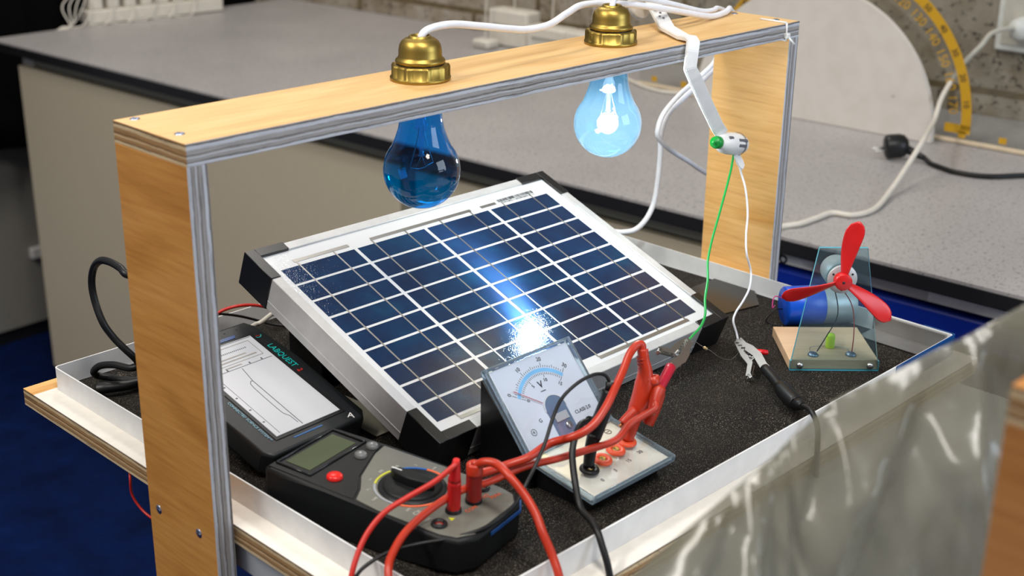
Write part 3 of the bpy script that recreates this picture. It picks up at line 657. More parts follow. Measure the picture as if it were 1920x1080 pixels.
for x, y in ((.0225, -.1445), (.0585, -.1395)): B().prism([(x - .002, y - .002), (x + .002, y - .002), (x, y + .002)], .0006, .0009).build('warning_triangle', bpy.data.materials['dial_arc_yellow'], dm)
for x, y, s_ in ((.0405, -.1485, 'COM'), (.0600, -.1470, 'VΩ'), (.0650, -.1520, 'MAX')): text(s_, .0046, 'orange_lettering', bpy.data.materials['dial_arc_orange'], dm, (x, y, .0008), -.2, .0001)
text('10A', .0034, 'scale_lettering', bpy.data.materials['pale_print'], dm, (.0120, -.1335, .0008), 0, .0001); text('mA', .0034, 'scale_lettering', bpy.data.materials['pale_print'], dm, (.0674, -.1310, .0008), 0, .0001)
text('CE', .0055, 'scale_lettering', bpy.data.materials['pale_print'], dm, (.0150, -.1230, .0008), -.3, .0001)
B().prism([(.0766, -.1640), (.066, -.1708), (.030, -.1708), (.030, -.1715), (.067, -.1715), (.0775, -.1648)], -.0060, -.0035).build('blue_edge_stripe', pm('blue_stripe', C3(20, 70, 130), .4), dm)
# ================================================================ demonstration voltmeter
vm = thing('voltmeter', 'analogue demonstration voltmeter with slanted clear front and sockets on its base deck', 'voltmeter', (0, 0, 0))
X0, X1 = .1765, .2665
M_body = pm('black_meter_body', C3(16, 16, 18), .3, spec=.5)
prof = [(-.1985, .0218), (-.1985, .0325), (-.1385, .0405), (-.1345, .0420), (-.0905, .0915), (-.0880, .0900), (-.0880, .0218)]
B().prism([(-.1400, .0218), (-.1400, .0400), (-.1345, .0420), (-.0905, .0915), (-.0880, .0900), (-.0880, .0218)], X0, X1, 0, .0008).prism([(-.1900, .0218), (-.1900, .0325), (-.1380, .0400), (-.1380, .0218)], X0 + .006, X1 - .006, 0).build('body', M_body, vm)
FM = mat4((.1765, -.138, .045), (1, 0, 0), (0, .047, .053)); FW, FH = .0900, .0705
DK = mat4((.1765, -.138, .045), (1, 0, 0), (0, .0617, .0090))   # deck, y negative towards the front
M_dial = pm('dial_card', C3(226, 230, 238), .6, var=.01); M_cream = pm('cream_deck', C3(226, 218, 200), .55, var=.02)
k = NT('polished_acrylic_edge'); k.b.inputs['Base Color'].default_value = C3(206, 226, 240); k.b.inputs['Roughness'].default_value = .05; k.b.inputs['Transmission Weight'].default_value = .85; k.b.inputs['IOR'].default_value = 1.3; M_rim = k.m
M_cov = thin_glass('clear_acrylic_cover', (.96, .98, 1, 1), 1.0)
fc = B().box((.002, .001, -.0012), (FW - .002, FH - .0015, -.0004)).build('dial_card', M_dial, vm, m=FM)
dk = B().box((.001, -.0605, -.0012), (FW - .001, -.001, -.0004)).build('deck_card', M_cream, vm, m=DK)
# cover: a thin pane with a thick bevelled rim, for face and deck
def cover(nm, y0, y1, m):
    B().box((.0035, y0 + .0025, .0024), (FW - .0035, y1 - .0025, .0030)).build(nm, M_cov, vm, m=m)
    e = .0020; b = B()
    b.box((-.0012, y0, -.0030), (e, y1, .0034), .0010, 2).box((FW - e, y0, -.0030), (FW + .0012, y1, .0034), .0010, 2).box((e, y0, -.0030), (FW - e, y0 + e, .0034), .0010, 2).box((e, y1 - e, -.0030), (FW - e, y1, .0034), .0010, 2)
    b.build(nm + '_rim', M_rim, vm, m=m)
cover('face_cover', .0005, FH + .0015, FM); cover('deck_cover', -.0635, .0, DK)
z = -.0002; px, py = .0455, .0255
bb = B(); ring_strip(bb, px, py, .0300, .0330, radians(42), radians(147), z, 30); bb.build('mirror_arc', pm('pale_blue_mirror_arc', C3(140, 205, 248), .25), fc)
bb = B()
for i in range(31):
    a = radians(146 - 103 * i / 30); r1 = .0375 if i % 10 == 0 else (.0362 if i % 5 == 0 else .0352)
    line2(bb, (px + .0336 * cos(a), py + .0336 * sin(a)), (px + r1 * cos(a), py + r1 * sin(a)), .0003, z)
    r0 = .0256 if i % 10 == 0 else .0276
    line2(bb, (px + r0 * cos(a), py + r0 * sin(a)), (px + .0294 * cos(a), py + .0294 * sin(a)), .0003, z)
line2(bb, (.0412, .0412), (.0466, .0412), .0006, z)
bb.build('scale_marks', M_ink, fc)
for i, (a_, b_) in enumerate((('0', '0'), ('10', '5'), ('20', '10'), ('30', '15'))):
    a = radians(146 - 103 * i / 3); text(a_, .0046, 'scale_number', M_ink, fc, (px + .0400 * cos(a), py + .0400 * sin(a), z), a - pi / 2, .0001); text(b_, .0040, 'scale_number', M_ink, fc, (px + .0232 * cos(a), py + .0232 * sin(a), z), a - pi / 2, .0001)
text('V', .0075, 'unit_letter', M_ink, fc, (.0442, .0462, z), 0, .0001, bold=.0001)
text('CLASS·2.0', .0040, 'lettering', M_ink, fc, (.0705, .0165, z), 0, .0001)
text('G', .0042, 'lettering', M_ink, fc, (.0277, .0215, z), 0, .0001); text('⊕', .0038, 'lettering', M_ink, fc, (.0166, .0155, z), 0, .0001)
a = radians(141); bb = B().tube([(px + .0115 * cos(a), py + .0115 * sin(a), .0010), (px + .0375 * cos(a), py + .0375 * sin(a), .0010)], .00028, 6, 1); bb.build('red_needle', pm('needle_red', C3(214, 60, 66), .4), vm, m=FM)
B().lathe([(.0, .0003), (.0100, .0003), (.0104, .0)], 40, Matrix.Translation((.0470, .0255, -.0002))).box((.0370, .0045, -.0004), (.0570, .0255, .0002)).build('movement_window', pm('grey_blue_window', C3(120, 140, 168), .2, .3), fc)
B().lathe([(0, .0016), (.0026, .0016), (.0030, .0010), (.0030, 0)], 24, Matrix.Translation((.0500, .0105, .0002))).build('zero_screw', M_steel, fc)
B().box((.0405, .0150, .0002), (.0540, .0215, .0014), .0003, 1).build('moving_coil', M_alu, fc)
bb = B(); ring_strip(bb, .0470, .0255, .0104, .0112, 0, pi, .0004, 24); bb.build('window_ring', M_white, fc)
def djack(x, y, m, nm):
    j = B().lathe([(.0026, .0028), (.0034, .0046), (.0064, .0046), (.0072, .0036), (.0074, .0026)], 36, Matrix.Translation((x, y, 0))).build(nm, m, vm, m=DK)
    B().lathe([(.0012, .0032), (.0020, .0044), (.0024, .0044), (.0026, .0032)], 20, Matrix.Translation((x, y, 0))).build('contact_ring', M_brass, j)
M_oj = pm('orange_socket', C3(226, 84, 48), .4)
JX = ((.0742, -.0299), (.0584, -.0325), (.0408, -.0350)); 
for x, y in JX: djack(x, y, M_oj, 'socket')
djack(.0238, -.0375, M_blackrub, 'socket')
for (x, y), s_ in zip(JX + ((.0238, -.0375),), ('30', '15', '3', '0')): text(s_, .0048, 'range_number', M_inkgrey, dk, (x + .0015, y - .0120, -.0002), 0, .0001)
for x, y in ((.0085, -.0085), (.0765, -.0095)):
    bb = B(); ring_strip(bb, x, y, .0024, .0030, 0, 2 * pi, -.0001, 20); bb.box((x - .0015, y - .0003, -.0004), (x + .0015, y + .0003, -.0001)); bb.build('deck_mark', M_ink, dk)
# ================================================================ plugs
def plug_body(pts, r0, name='sleeve', mat=None, parent=None, flat=1.0):
    return B().tube(pts, r0, 16, 5, flat).build(name, mat, parent)
gp = 'banana plugs in the meters'
o = thing('stacking_plug', 'tall orange stackable plug standing in the far orange socket of the voltmeter', 'plug', (.2507, -.168, .0445), gp)
def rel(P, o): return [tuple(Vector(p) - o.location) for p in P]
up = [(.2517, -.168, .0440), (.2535, -.1690, .0540), (.2565, -.1697, .0650), (.2600, -.1705, .0740), (.2640, -.1703, .0850), (.2670, -.1690, .0950), (.2672, -.1668, .1050), (.2681, -.1647, .1118)]
plug_body(rel(up, o), lambda t: .0044 + .0028 * min(1, max(0, (t - .05) * 3.0)) - .0028 * min(1, max(0, (t - .60) * 4)), 'silicone_body', M_orange, o, .85)
B().tube(rel([(.2645, -.1715, .0905), (.2700, -.1755, .0865), (.2735, -.1780, .0800), (.2700, -.1775, .068), (.2650, -.1755, .0560)], o), .0044, 16, 5).lathe([(.0020, .0), (.0026, .0012), (.0044, .0010), (.0046, -.004)], 24, Matrix.Translation(Vector((.2690, -.1752, .0925)) - o.location) @ Matrix.Rotation(radians(-12), 4, 'X')).build('stack_socket', M_orange, o)
bb = B()
for i in range(5):
    z0 = .0955 + i * .0026; bb.lathe([(.0043, -.0005), (.0049, 0), (.0043, .0005)], 20, Matrix.Translation(Vector((.2672, -.1682 + i * .0006, z0)) - o.location))
bb.build('strain_relief_ribs', M_orange, o)
B().tube(rel([(.2540, -.1720, .0700), (.2470, -.1705, .0650), (.2430, -.1695, .0615)], o), .0040, 14, 4).build('side_boss', M_orange, o)
B().tube(rel([(.2432, -.1695, .0616), (.2408, -.1688, .0592)], o), .0018, 10, 1).build('metal_tip', M_copper, o)
rc = thing('crocodile_clip', 'chrome crocodile clip with red sleeve gripping the green wire and resistor lead', 'crocodile clip', (.2574, -.1857, .0751), 'crocodile clips on test leads')
def croc(o, hinge, tip, tail, jaw_dir, mat_s, s0, s1, sl_r=.0042):
    """sheet-metal clip from tail to tip, two toothed jaws"""
    t, e = Vector(tip), Vector(tail); ax = (t - e).normalized(); jd = Vector(jaw_dir); jd = (jd - jd.dot(ax) * ax).normalized(); side = ax.cross(jd)
    L_ = (t - e).length; M_ = Matrix.Identity(4)
    for i, v in enumerate((ax, jd, side)):
        for j in range(3): M_[j][i] = v[j]
    M_.translation = e - o.location; M_ = M_ @ Matrix.Diagonal((1, 2.0, 1.35, 1))
    # upper jaw: long channel
    a = B()
    P = [(0, -.0016), (L_ * .35, -.0036), (L_ * .62, -.0034), (L_, -.0008), (L_, .0002)] + [(L_ * (1 - .05 * i), .0002 + (.0011 if i % 2 else 0) - .0001 * i) for i in range(1, 8)] + [(L_ * .42, -.0002), (0, .0016)]
    a.prism(P, -.0022, -.0016, 2, m=M_); a.prism(P, .0016, .0022, 2, m=M_); a.box((0, -.0022, -.0021), (L_ * .98, -.0014, .0021), m=M_)
    a.build('upper_jaw', M_steel, o)
    b = B(); Q = [(L_ * .02, .0064), (L_ * .12, .0082), (L_ * .34, .0040), (L_ * .60, .0036), (L_, .0014), (L_, .0004)] + [(L_ * (1 - .05 * i), .0004 + (.0010 if i % 2 else 0)) for i in range(1, 8)] + [(L_ * .42, .0010), (L_ * .30, .0020), (L_ * .12, .0058)]
    b.prism(Q, -.0015, -.0009, 2, m=M_); b.prism(Q, .0009, .0015, 2, m=M_); b.box((L_ * .02, .0062, -.0015), (L_ * .13, .0078, .0015), .0003, 1, m=M_)
    b.build('lower_jaw', M_steel, o)
    c = B().cyl(M_ @ Vector((L_ * .42, .0012, -.0032)), M_ @ Vector((L_ * .42, .0012, .0032)), .0011, n=12); c.lathe([(.0018, -.0012), (.0021, 0), (.0018, .0012), (.0015, 0), (.0018, -.0012)], 16, M_ @ Matrix.Translation((L_ * .42, .0012, 0))); c.build('hinge_pin', M_steel, o)
    s0, s1 = Vector(s0) - o.location, Vector(s1) - o.location
    B().cyl(e - o.location - ax * .001, s0 + (s1 - s0) * .1, .0026, n=16).build('crimp_barrel', M_steel, o)
    return ax
croc(rc, None, (.3383, -.1527, .0938), (.2935, -.1716, .0922), (-.157, .346, .336), None, (.2910, -.1738, .0926), (.2730, -.1785, .0850))
B().tube(rel([(.2925, -.1730, .0928), (.2796, -.1770, .0877), (.2700, -.1795, .0835)], rc), .0040, 18, 4).build('red_sleeve', pm('crimson_sleeve', C3(176, 22, 48), .28), rc)
B().tube(rel([(.2715, -.1792, .0842), (.2650, -.1815, .0800), (.2574, -.1857, .0751), (.2540, -.1868, .0725)], rc), lambda t: .0052 - .0018 * t, 18, 4).build('orange_plug_boot', M_orange, rc)
bk = thing('stacking_plug', 'black plug standing in the black socket of the voltmeter', 'plug', (.1984, -.1756, .0445), gp)
plug_body(rel([(.2003, -.1745, .0445), (.2029, -.1740, .0579), (.2060, -.1742, .0680)], bk), lambda t: .0040 + .0012 * t, 'plug_pin_body', M_blackrub, bk)
plug_body(rel([(.2050, -.1742, .0655), (.2084, -.1745, .0731), (.2147, -.1759, .0882), (.2185, -.1758, .0985)], bk), lambda t: .0062 - .0012 * abs(t - .35), 'grip', M_blackrub, bk, .8)
plug_body(rel([(.2185, -.1758, .0980), (.2198, -.1753, .1050)], bk), .0034, 'strain_relief', M_blackrub, bk)
B().tube(rel([(.2080, -.1745, .073), (.2035, -.1745, .078), (.1993, -.1737, .0801)], bk), .0040, 14, 4).build('side_boss', M_blackrub, bk)
p1 = thing('banana_plug', 'bright red plug in the multimeter jack nearest the dial', 'plug', (.0828, -.1593, .0515), gp)
B().tube(rel([(.0828, -.1593, .0495), (.0822, -.1603, .0570), (.0815, -.1615, .0660), (.0808, -.1626, .0745)], p1), lambda t: .0047 - .0003 * t, 8, 3).build('grip', M_red, p1)
B().tube(rel([(.0808, -.1626, .0745), (.0807, -.1636, .0830), (.0807, -.1647, .0905)], p1), lambda t: .0044 - .0022 * t, 12, 4).build('tapered_boot', M_red, p1)
B().lathe([(.0044, 0), (.0054, .0006), (.0054, .0030), (.0046, .0036)], 20, Matrix.Translation(Vector((.0829, -.1592, .0485)) - p1.location)).build('collar', M_black, p1)
p2 = thing('banana_plug', 'dark red stackable plug in the multimeter jack right of the bright red plug', 'plug', (.1015, -.1591, .0515), gp)
B().tube(rel([(.1015, -.1591, .0495), (.1008, -.1600, .0580), (.0998, -.1612, .0670), (.0991, -.1624, .0775)], p2), .0054, 20, 4).build('grip', pm('dark_red_plastic', C3(150, 30, 24), .4), p2)
B().lathe([(.0020, .0), (.0030, .0014), (.0050, .0014), (.0057, .0004), (.0057, -.006)], 24, Matrix.Translation(Vector((.0991, -.1626, .0790)) - p2.location)).build('stack_socket', M_orange, p2)
B().lathe([(.0050, 0), (.0058, .0006), (.0058, .0030), (.0050, .0036)], 20, Matrix.Translation(Vector((.1016, -.1590, .0485)) - p2.location)).build('collar', M_black, p2)
# ================================================================ cables
def cable(name, pts, r, mat, lab, cat='cable', n=12, group=None): return B().tube(pts, r, n, 8).build(name, mat, None, lab, cat, group)
cable('test_lead', [(.2681,-.1647,.1105),(.2684,-.1633,.1151),(.264,-.1618,.1151),(.2545,-.1634,.1113),(.2360,-.1730,.1070),(.2180,-.1810,.1014),(.2033,-.1855,.0933),(.1892,-.1862,.0849),(.1770,-.1810,.0790),(.1681,-.1657,.0708),(.1488,-.1637,.0664),(.1341,-.1577,.0638),(.1214,-.1555,.0637),(.1080,-.1560,.0665),(.1020,-.1600,.0720)], .0030, M_orange, 'thick orange test lead looping from the top of the tall orange plug to the multimeter', group='orange test leads')
cable('test_lead', [(.2600,-.1850,.0790),(.2567,-.1877,.076),(.247,-.1853,.0726),(.2338,-.1826,.0685),(.2163,-.1851,.0634),(.1942,-.1774,.0607),(.1726,-.1688,.0585),(.1481,-.1615,.0588),(.1206,-.1559,.0559),(.0900,-.1570,.0605),(.0620,-.1570,.0565),(.039,-.1613,.0525),(.0217,-.1684,.047),(.0120,-.1760,.0430),(.0060,-.1850,.030),(.003,-.192,.005),(.001,-.196,-.03)], .0027, M_orange, 'orange test lead from the red sleeved clip across the multimeter dial to the tray edge', group='orange test leads')
cable('test_lead', [(.0991,-.1640,.0775),(.0999,-.1692,.0831),(.1027,-.1789,.0846),(.1005,-.1933,.0821),(.1014,-.2069,.0728),(.1001,-.2179,.0642),(.0971,-.227,.0558),(.0959,-.2370,.0435),(.0924,-.2470,.031),(.0882,-.2560,.0055),(.087,-.2600,-.04)], .0029, M_orange, 'short orange test lead arching from the dark red plug over the front tray edge', group='orange test leads')
cable('thin_red_lead', [(.0807,-.1648,.0885),(.0762,-.1655,.087),(.0642,-.1618,.0797),(.0469,-.1555,.0727),(.0314,-.1509,.0662),(.0187,-.1501,.0577),(.0079,-.1522,.0477),(-.0021,-.1565,.0348),(-.0093,-.1602,.0146),(-.014,-.165,-.02)], .0019, M_redwire, 'thin red lead from the bright red multimeter plug hanging off the left of the tray')
cable('thin_black_lead', [(.2198,-.1752,.1030),(.2171,-.1728,.1096),(.2106,-.1684,.1111),(.1972,-.1654,.1082),(.1821,-.1644,.1013),(.1678,-.1693,.0936),(.1526,-.1759,.081),(.1373,-.1812,.0705),(.1265,-.1829,.0612),(.1145,-.1864,.0546),(.0978,-.1887,.0510),(.0793,-.188,.0490),(.0604,-.1797,.0470),(.0440,-.1690,.0455),(.0285,-.1630,.0450),(.0120,-.1600,.0425),(-.0010,-.1590,.0350),(-.0080,-.1590,.010),(-.010,-.159,-.03)], .0013, M_blackrub, 'thin black lead looping across the voltmeter face and over the multimeter front')
cable('thick_black_lead', [(.2020,-.1738,.0795),(.1993,-.1737,.0801),(.19,-.1754,.0819),(.1802,-.1794,.0786),(.1705,-.185,.0698),(.1591,-.1983,.0575),(.1515,-.2108,.0450),(.1447,-.228,.0435),(.1390,-.2400,.037),(.134,-.2540,.012),(.131,-.2590,-.05)], .0024, M_blackrub, 'thick black lead falling past the voltmeter deck and over the tray front')
bc_ = thing('crocodile_clip', 'steel crocodile clip with black boot lying on the foam beside the red LED', 'crocodile clip', (.4541, -.15, .030), 'crocodile clips on test leads')
croc(bc_, None, (.4869, -.0995, .0330), (.4520, -.1540, .0335), (-.294, .189, -.21), None, (.4520, -.1540, .0335), (.4440, -.1660, .0335))
B().tube(rel([(.4535, -.1515, .0340), (.4440, -.1665, .0335), (.4330, -.182, .0325)], bc_), .0045, 16, 4).build('black_sleeve', M_blackrub, bc_)
B().tube(rel([(.4345, -.180, .0325), (.4240, -.1960, .0325), (.4150, -.2090, .0335)], bc_), lambda t: .0062 + .0010 * sin(t * pi), 8, 4).build('plug_boot', M_blackrub, bc_)
B().tube(rel([(.4155, -.2085, .0335), (.4080, -.2190, .0375)], bc_), lambda t: .0058 - .0026 * t, 10, 1).build('strain_relief', M_blackrub, bc_)
cable('black_lead', [(.4090, -.2175, .0370), (.4010, -.2280, .0410), (.393,-.2370,.0425),(.384,-.2480,.036),(.374,-.2560,.012),(.370,-.2600,-.02)], .0022, M_blackrub, 'short black lead leaving the black clip over the near right edge of the tray')
ld = thing('red_led', 'small clear red LED held by the black crocodile clip on the foam', 'LED', (.4891, -.1175, .0285))
B().cyl((0, 0, 0), (.0062, -.0068, -.0006), .0025, n=18).lathe([(.0025, 0), (.0022, .0012), (.0014, .0021), (0, .0025)], 18, Matrix.Translation((.0062, -.0068, -.0006)) @ Vector((.0062, -.0068, -.0006)).to_track_quat('Z', 'Y').to_matrix().to_4x4()).lathe([(.0025, 0), (.0030, .0001), (.0030, .0009), (.0025, .001)], 18, Vector((.0062, -.0068, -.0006)).to_track_quat('Z', 'Y').to_matrix().to_4x4()).build('led_lens', pm('red_lens', C3(220, 20, 30), .12, spec=.8), ld)
B().tube([(0, .0010, .0003), (-.005, .0060, .0015), (-.0115, .0105, .0020)], .0003, 6, 4).tube([(0, -.0008, .0), (-.006, .0040, .0005), (-.0125, .0080, .0012)], .0003, 6, 4).build('led_leads', M_steel, ld)
rs = thing('resistor', 'tiny beige resistor with long silver leads between the two crocodile clips', 'resistor', (.3910, -.1330, .066))
B().tube(rel([(.3367,-.1531,.0899),(.3595,-.1436,.0845),(.3800,-.1365,.0727),(.405,-.1278,.0582),(.4291,-.1214,.0425),(.4547,-.1161,.0310),(.4808,-.1080,.0301)], rs), .00035, 8, 6).build('resistor_leads', M_steel, rs)
B().lathe([(0, -.0036), (.0009, -.0034), (.0013, -.0026), (.0010, -.0012), (.0010, .0012), (.0013, .0026), (.0009, .0034), (0, .0036)], 16, Vector((.022, .007, -.0145)).to_track_quat('Z', 'Y').to_matrix().to_4x4()).build('resistor_body', pm('beige_ceramic', C3(206, 178, 130), .5), rs)
cable('black_power_cord', [(.075,.155,.128),(.055,.157,.137),(.04,.1619,.1410),(.04,.1731,.1440),(.04,.189,.1448),(.04,.2034,.142),(.04,.2151,.1331),(.04,.2214,.1186),(.04,.2193,.103),(.04,.2097,.0872),(.045,.2041,.0743),(.05,.196,.0649),(.056,.1925,.0560),(.060,.1950,.0480),(.055,.2010,.0450),(.05,.2183,.0440),(.045,.2324,.040),(.042,.2383,.034),(.047,.2420,.0275),(.0534,.2344,.0262),(.0586,.2218,.0262),(.0683,.211,.0262),(.085,.195,.026)], .0030, M_blackrub, 'thick black cord looping up beside the left plywood leg', n=14)
B().tube([(.0330,.2180,.0280),(.0400,.2115,.0290),(.0530,.2070,.0280),(.0640,.2060,.0275),(.072,.204,.027)], lambda t: .0062 - .0022 * t, 14, 5, .8).build('cord_connector', M_blackrub, None, 'black cord connector lying on the foam at the left end of the tray', 'connector')
cable('red_panel_lead', [(.160,.2540,.0415),(.1693,.2513,.045),(.1775,.2459,.050),(.1886,.241,.052),(.2017,.2391,.05),(.2154,.238,.045),(.2259,.2323,.04),(.240,.22,.035)], .0015, M_redwire, 'thin red wire running behind the left end of the solar panel', 'wire')
cable('black_panel_lead', [(.160,.2560,.0420),(.1722,.2540,.0445),(.1784,.2479,.045),(.1928,.2441,.04),(.2091,.243,.032),(.222,.2365,.026),(.2348,.2252,.0236),(.25,.21,.0236)], .0012, M_blackrub, 'thin black wire on the foam behind the left end of the solar panel', 'wire')
cable('grey_logger_lead', [(.1220,.1500,.0700),(.145,.170,.060),(.1768,.1972,.050),(.1845,.1985,.05),(.2004,.2107,.047),(.2115,.2179,.045),(.225,.222,.038),(.24,.215,.030)], .0021, M_off, 'short pale lead from the end of the data logger passing under the solar panel', 'wire')
# ================================================================ motor stand with red propeller
SM = mat4((.4895, -.1534, .0218), (.709, -.705, 0), (.705, .709, 0))
ms = thing('propeller_motor_stand', 'clear plastic motor stand with three bladed red propeller on a small wooden base', 'motor stand', SM)
M_pale = ply_face('pale_wood', 0, (224, 190, 156), (208, 170, 132), .5)
B().box((0, .0025, 0), (.078, .078, .0092), .0006).build('wooden_base', M_pale, ms)
def edgeblue():
    k = NT('frosted_acrylic_plate'); k.n.remove(k.b)
    tr = k.add('ShaderNodeBsdfTransparent'); tr.inputs[0].default_value = C3(222, 236, 240)
    df = k.add('ShaderNodeBsdfDiffuse'); df.inputs[0].default_value = C3(70, 130, 150); g = k.add('ShaderNodeBsdfGlossy'); g.inputs['Roughness'].default_value = .15
    m = k.add('ShaderNodeMixShader'); m.inputs[0].default_value = .06; k.link(tr.outputs[0], m.inputs[1]); k.link(df.outputs[0], m.inputs[2])
    f = fres(k); m2 = k.add('ShaderNodeMixShader'); k.link(f.outputs[0], m2.inputs[0]); k.link(m.outputs[0], m2.inputs[1]); k.link(g.outputs[0], m2.inputs[2]); k.link(m2.outputs[0], k.out.inputs[0]); return k.m
M_acr = edgeblue(); M_acre = pm('cyan_acrylic_edge', C3(84, 170, 190), .2)
# plate outline in the x,z plane with the slot
cxm, czm = .0375, .0860
out = [(0, 0), (.078, 0), (.078, .0092), (.0765, .0095), (.0573, .1135), (.0384, .1135), (.0384, .094), (.0376, .094), (.0376, .1135), (.0162, .1135), (.0010, .0095), (0, .0092)]
bb = B().prism([(b, a) for a, b in out], -.0005, .0025, ax=1)
bb.bm.normal_update()
for f in bb.bm.faces: f.material_index = 0 if abs(f.normal.y) > .7 else 1
bb.build('acrylic_plate', [M_acr, M_acre], ms)
for x, z in ((.0085, .0048), (.0700, .0048)):
    B().lathe([(0, .0022), (.0016, .0020), (.0030, .0010), (.0031, 0)], 20, Matrix.Translation((x, -.0006, z)) @ Matrix.Rotation(pi / 2, 4, 'X')).build('screw', M_steel, ms)
bb = B().cyl((cxm, .0026, czm), (cxm, .026, czm), .0128, n=40); bb.build('motor_can', M_alu, ms)
mp = B().lathe([(.004, .0), (.0122, 0), (.0128, -.0008), (.0128, -.0022), (0, -.0022)], 40, Matrix.Translation((cxm - .000, -.0030, czm)) @ Matrix.Rotation(pi / 2, 4, 'X')).build('motor_face', M_alu, ms)
bb = B()
for a in (30, 90, 150, 210, 270, 330): bb.lathe([(0, .0001), (.0009, .0001), (.0009, -.0004)], 10, Matrix.Translation((cxm + .0095 * cos(radians(a)), -.0032, czm + .0095 * sin(radians(a)))) @ Matrix.Rotation(pi / 2, 4, 'X'))
bb.build('vent_holes', M_ink, ms)
prp = B(); hub = Vector((.0333, -.019, .0905))
prp.cyl(hub + Vector((.0002, -.004, 0)), hub + Vector((.0, .004, 0)), .0072, n=32); prp.cyl(hub + Vector((0, .003, 0)), hub + Vector((.002, .0165, -.002)), .0022, n=16)
def blade(tip, twist=.0035):
    d = Vector(tip) - hub; d.y = 0; Lb = d.length; d.normalize(); s_ = Vector((-d.z, 0, d.x)); rings = []; N_ = 16
    for i in range(N_ + 1):
        t = i / N_; r = .0045 + (Lb - .0045) * t; wv = (.0034 + .0046 * math.sin(min(1, t * 1.25) * pi / 2)) * (1 if t < .75 else math.sqrt(max(.02, 1 - ((t - .75) / .25) ** 2)))
        tw = .9 - 0.65 * t; th = .0011 * (1.3 - .7 * t)
        wd = s_ * cos(tw) + Vector((0, 1, 0)) * sin(tw); nd = d.cross(wd)
        c = hub + d * r + s_ * (.0016 * sin(t * pi))
        rings.append([prp.bm.verts.new(c + wd * wv * cos(2 * pi * k_ / 12) + nd * th * sin(2 * pi * k_ / 12)) for k_ in range(12)])
    for a, b in zip(rings, rings[1:]):
        for i in range(12): prp.bm.faces.new((a[i], a[(i + 1) % 12], b[(i + 1) % 12], b[i])).smooth = True
    prp.bm.faces.new(rings[0][::-1]); prp.bm.faces.new(rings[-1])
for tip in ((.0420, 0, .1429), (-.0167, 0, .0761), (.0773, 0, .0555)): blade(tip)
po_ = prp.build('propeller', M_red, ms)
B().lathe([(0, .0003), (.0011, .0003), (.0012, 0)], 12, Matrix.Translation(hub + Vector((0, -.0042, 0))) @ Matrix.Rotation(pi / 2, 4, 'X')).build('shaft_end', M_ink, po_)
for x, y in ((.0225, .012), (.0560, .013)):
    B().lathe([(.0012, 0), (.0046, .0), (.0048, .0010), (.0036, .0022), (0, .0026)], 24, Matrix.Translation((x, y, .0093))).build('terminal_screw', M_zinc, ms)
B().tube([(cxm - .002, .014, czm - .013), (.041, .016, .055), (.041, .016, .042), (.034, .015, .027), (.0260, .013, .0125)], .0005, 8).build('black_motor_wire', M_blackrub, ms)
B().tube([(cxm + .004, .014, czm - .013), (.052, .016, .058), (.0560, .016, .045), (.0575, .015, .028), (.0570, .0135, .0125)], .0005, 8).build('red_motor_wire', M_redwire, ms)
B().tube([(.0210, .018, .0105), (.024, .026, .0112), (.040, .030, .0105), (.054, .024, .0112), (.055, .018, .0105)], .0003, 6).build('bare_wire', M_steel, ms)
k = pm('lime_plastic', C3(206, 236, 40), .3); B().lathe([(0, 0), (.0040, 0), (.0042, .001), (.0040, .0110), (.0032, .0128), (0, .0134)], 24, Matrix.Translation((.0415, .030, .0093))).build('lime_green_tube', k, ms)
cp = thing('storage_cylinder', 'blue and grey cylinder lying on the foam behind the clear motor stand', 'cylinder', SM @ Matrix.Translation((.040, .108, .0192)))
ax_ = Vector((1, .12, 0)).normalized(); Q = ax_.to_track_quat('Z', 'Y').to_matrix().to_4x4()
B().lathe([(0, -.026), (.0175, -.0255), (.0185, -.0245), (.0185, .010), (.0180, .0105)], 40, Q).build('blue_shell', pm('bright_blue_plastic', C3(10, 80, 200), .3), cp, 'bright blue half')
B().lathe([(.0182, .0105), (.0182, .040), (.017, .041), (0, .041)], 40, Q).build('grey_shell', pm('pale_grey_metal', C3(176, 184, 186), .35, .3), cp, 'pale grey half')
bb = B().tube([tuple(Q @ Vector((.004, .006, -.0250))), tuple(Q @ Vector((.004, .008, -.034))), tuple(Q @ Vector((-.004, .0, -.038))), tuple(Q @ Vector((.012, -.004, -.030)))], .0005, 8); bb.build('pink_wire', pm('pink_wire', C3(200, 50, 130), .4), cp)
bb = B().tube([tuple(Q @ Vector((.002, -.004, -.0250))), (-.034, -.006, -.003), (-.042, -.008, -.012), (-.038, -.004, -.0175), (-.028, -.01, -.0178)], .0006, 8); bb.build('black_wire', M_blackrub, cp)
# ---- everything above was placed from image pixels with the tray floor 18 mm too high; scale the tray and its contents about the camera, larger and lower, image unchanged
TRAY_CAM_SCALE = Matrix.Translation((.0170, .0277, -.0191)) @ Matrix.Scale(1.0381, 4)
for o in in_tray + [o for o in bpy.data.objects if o not in _before and o.parent is None]: o.matrix_world = TRAY_CAM_SCALE @ o.matrix_world
cable('green_wire', [(0.5903, -0.0091, 0.1701), (0.5708, -0.0205, 0.1593), (0.549, -0.0313, 0.1452), (0.527, -0.0419, 0.1317), (0.5029, -0.0528, 0.1141), (0.4821, -0.0645, 0.1018), (0.4646, -0.0783, 0.0923), (0.4456, -0.0904, 0.0831), (0.4288, -0.1036, 0.0767), (0.4103, -0.1132, 0.0741), (0.3906, -0.1204, 0.0742), (0.3699, -0.1295, 0.0766)], .0011, M_green, 'green wire hanging from the small white wind turbine to the red sleeved clip', 'wire')
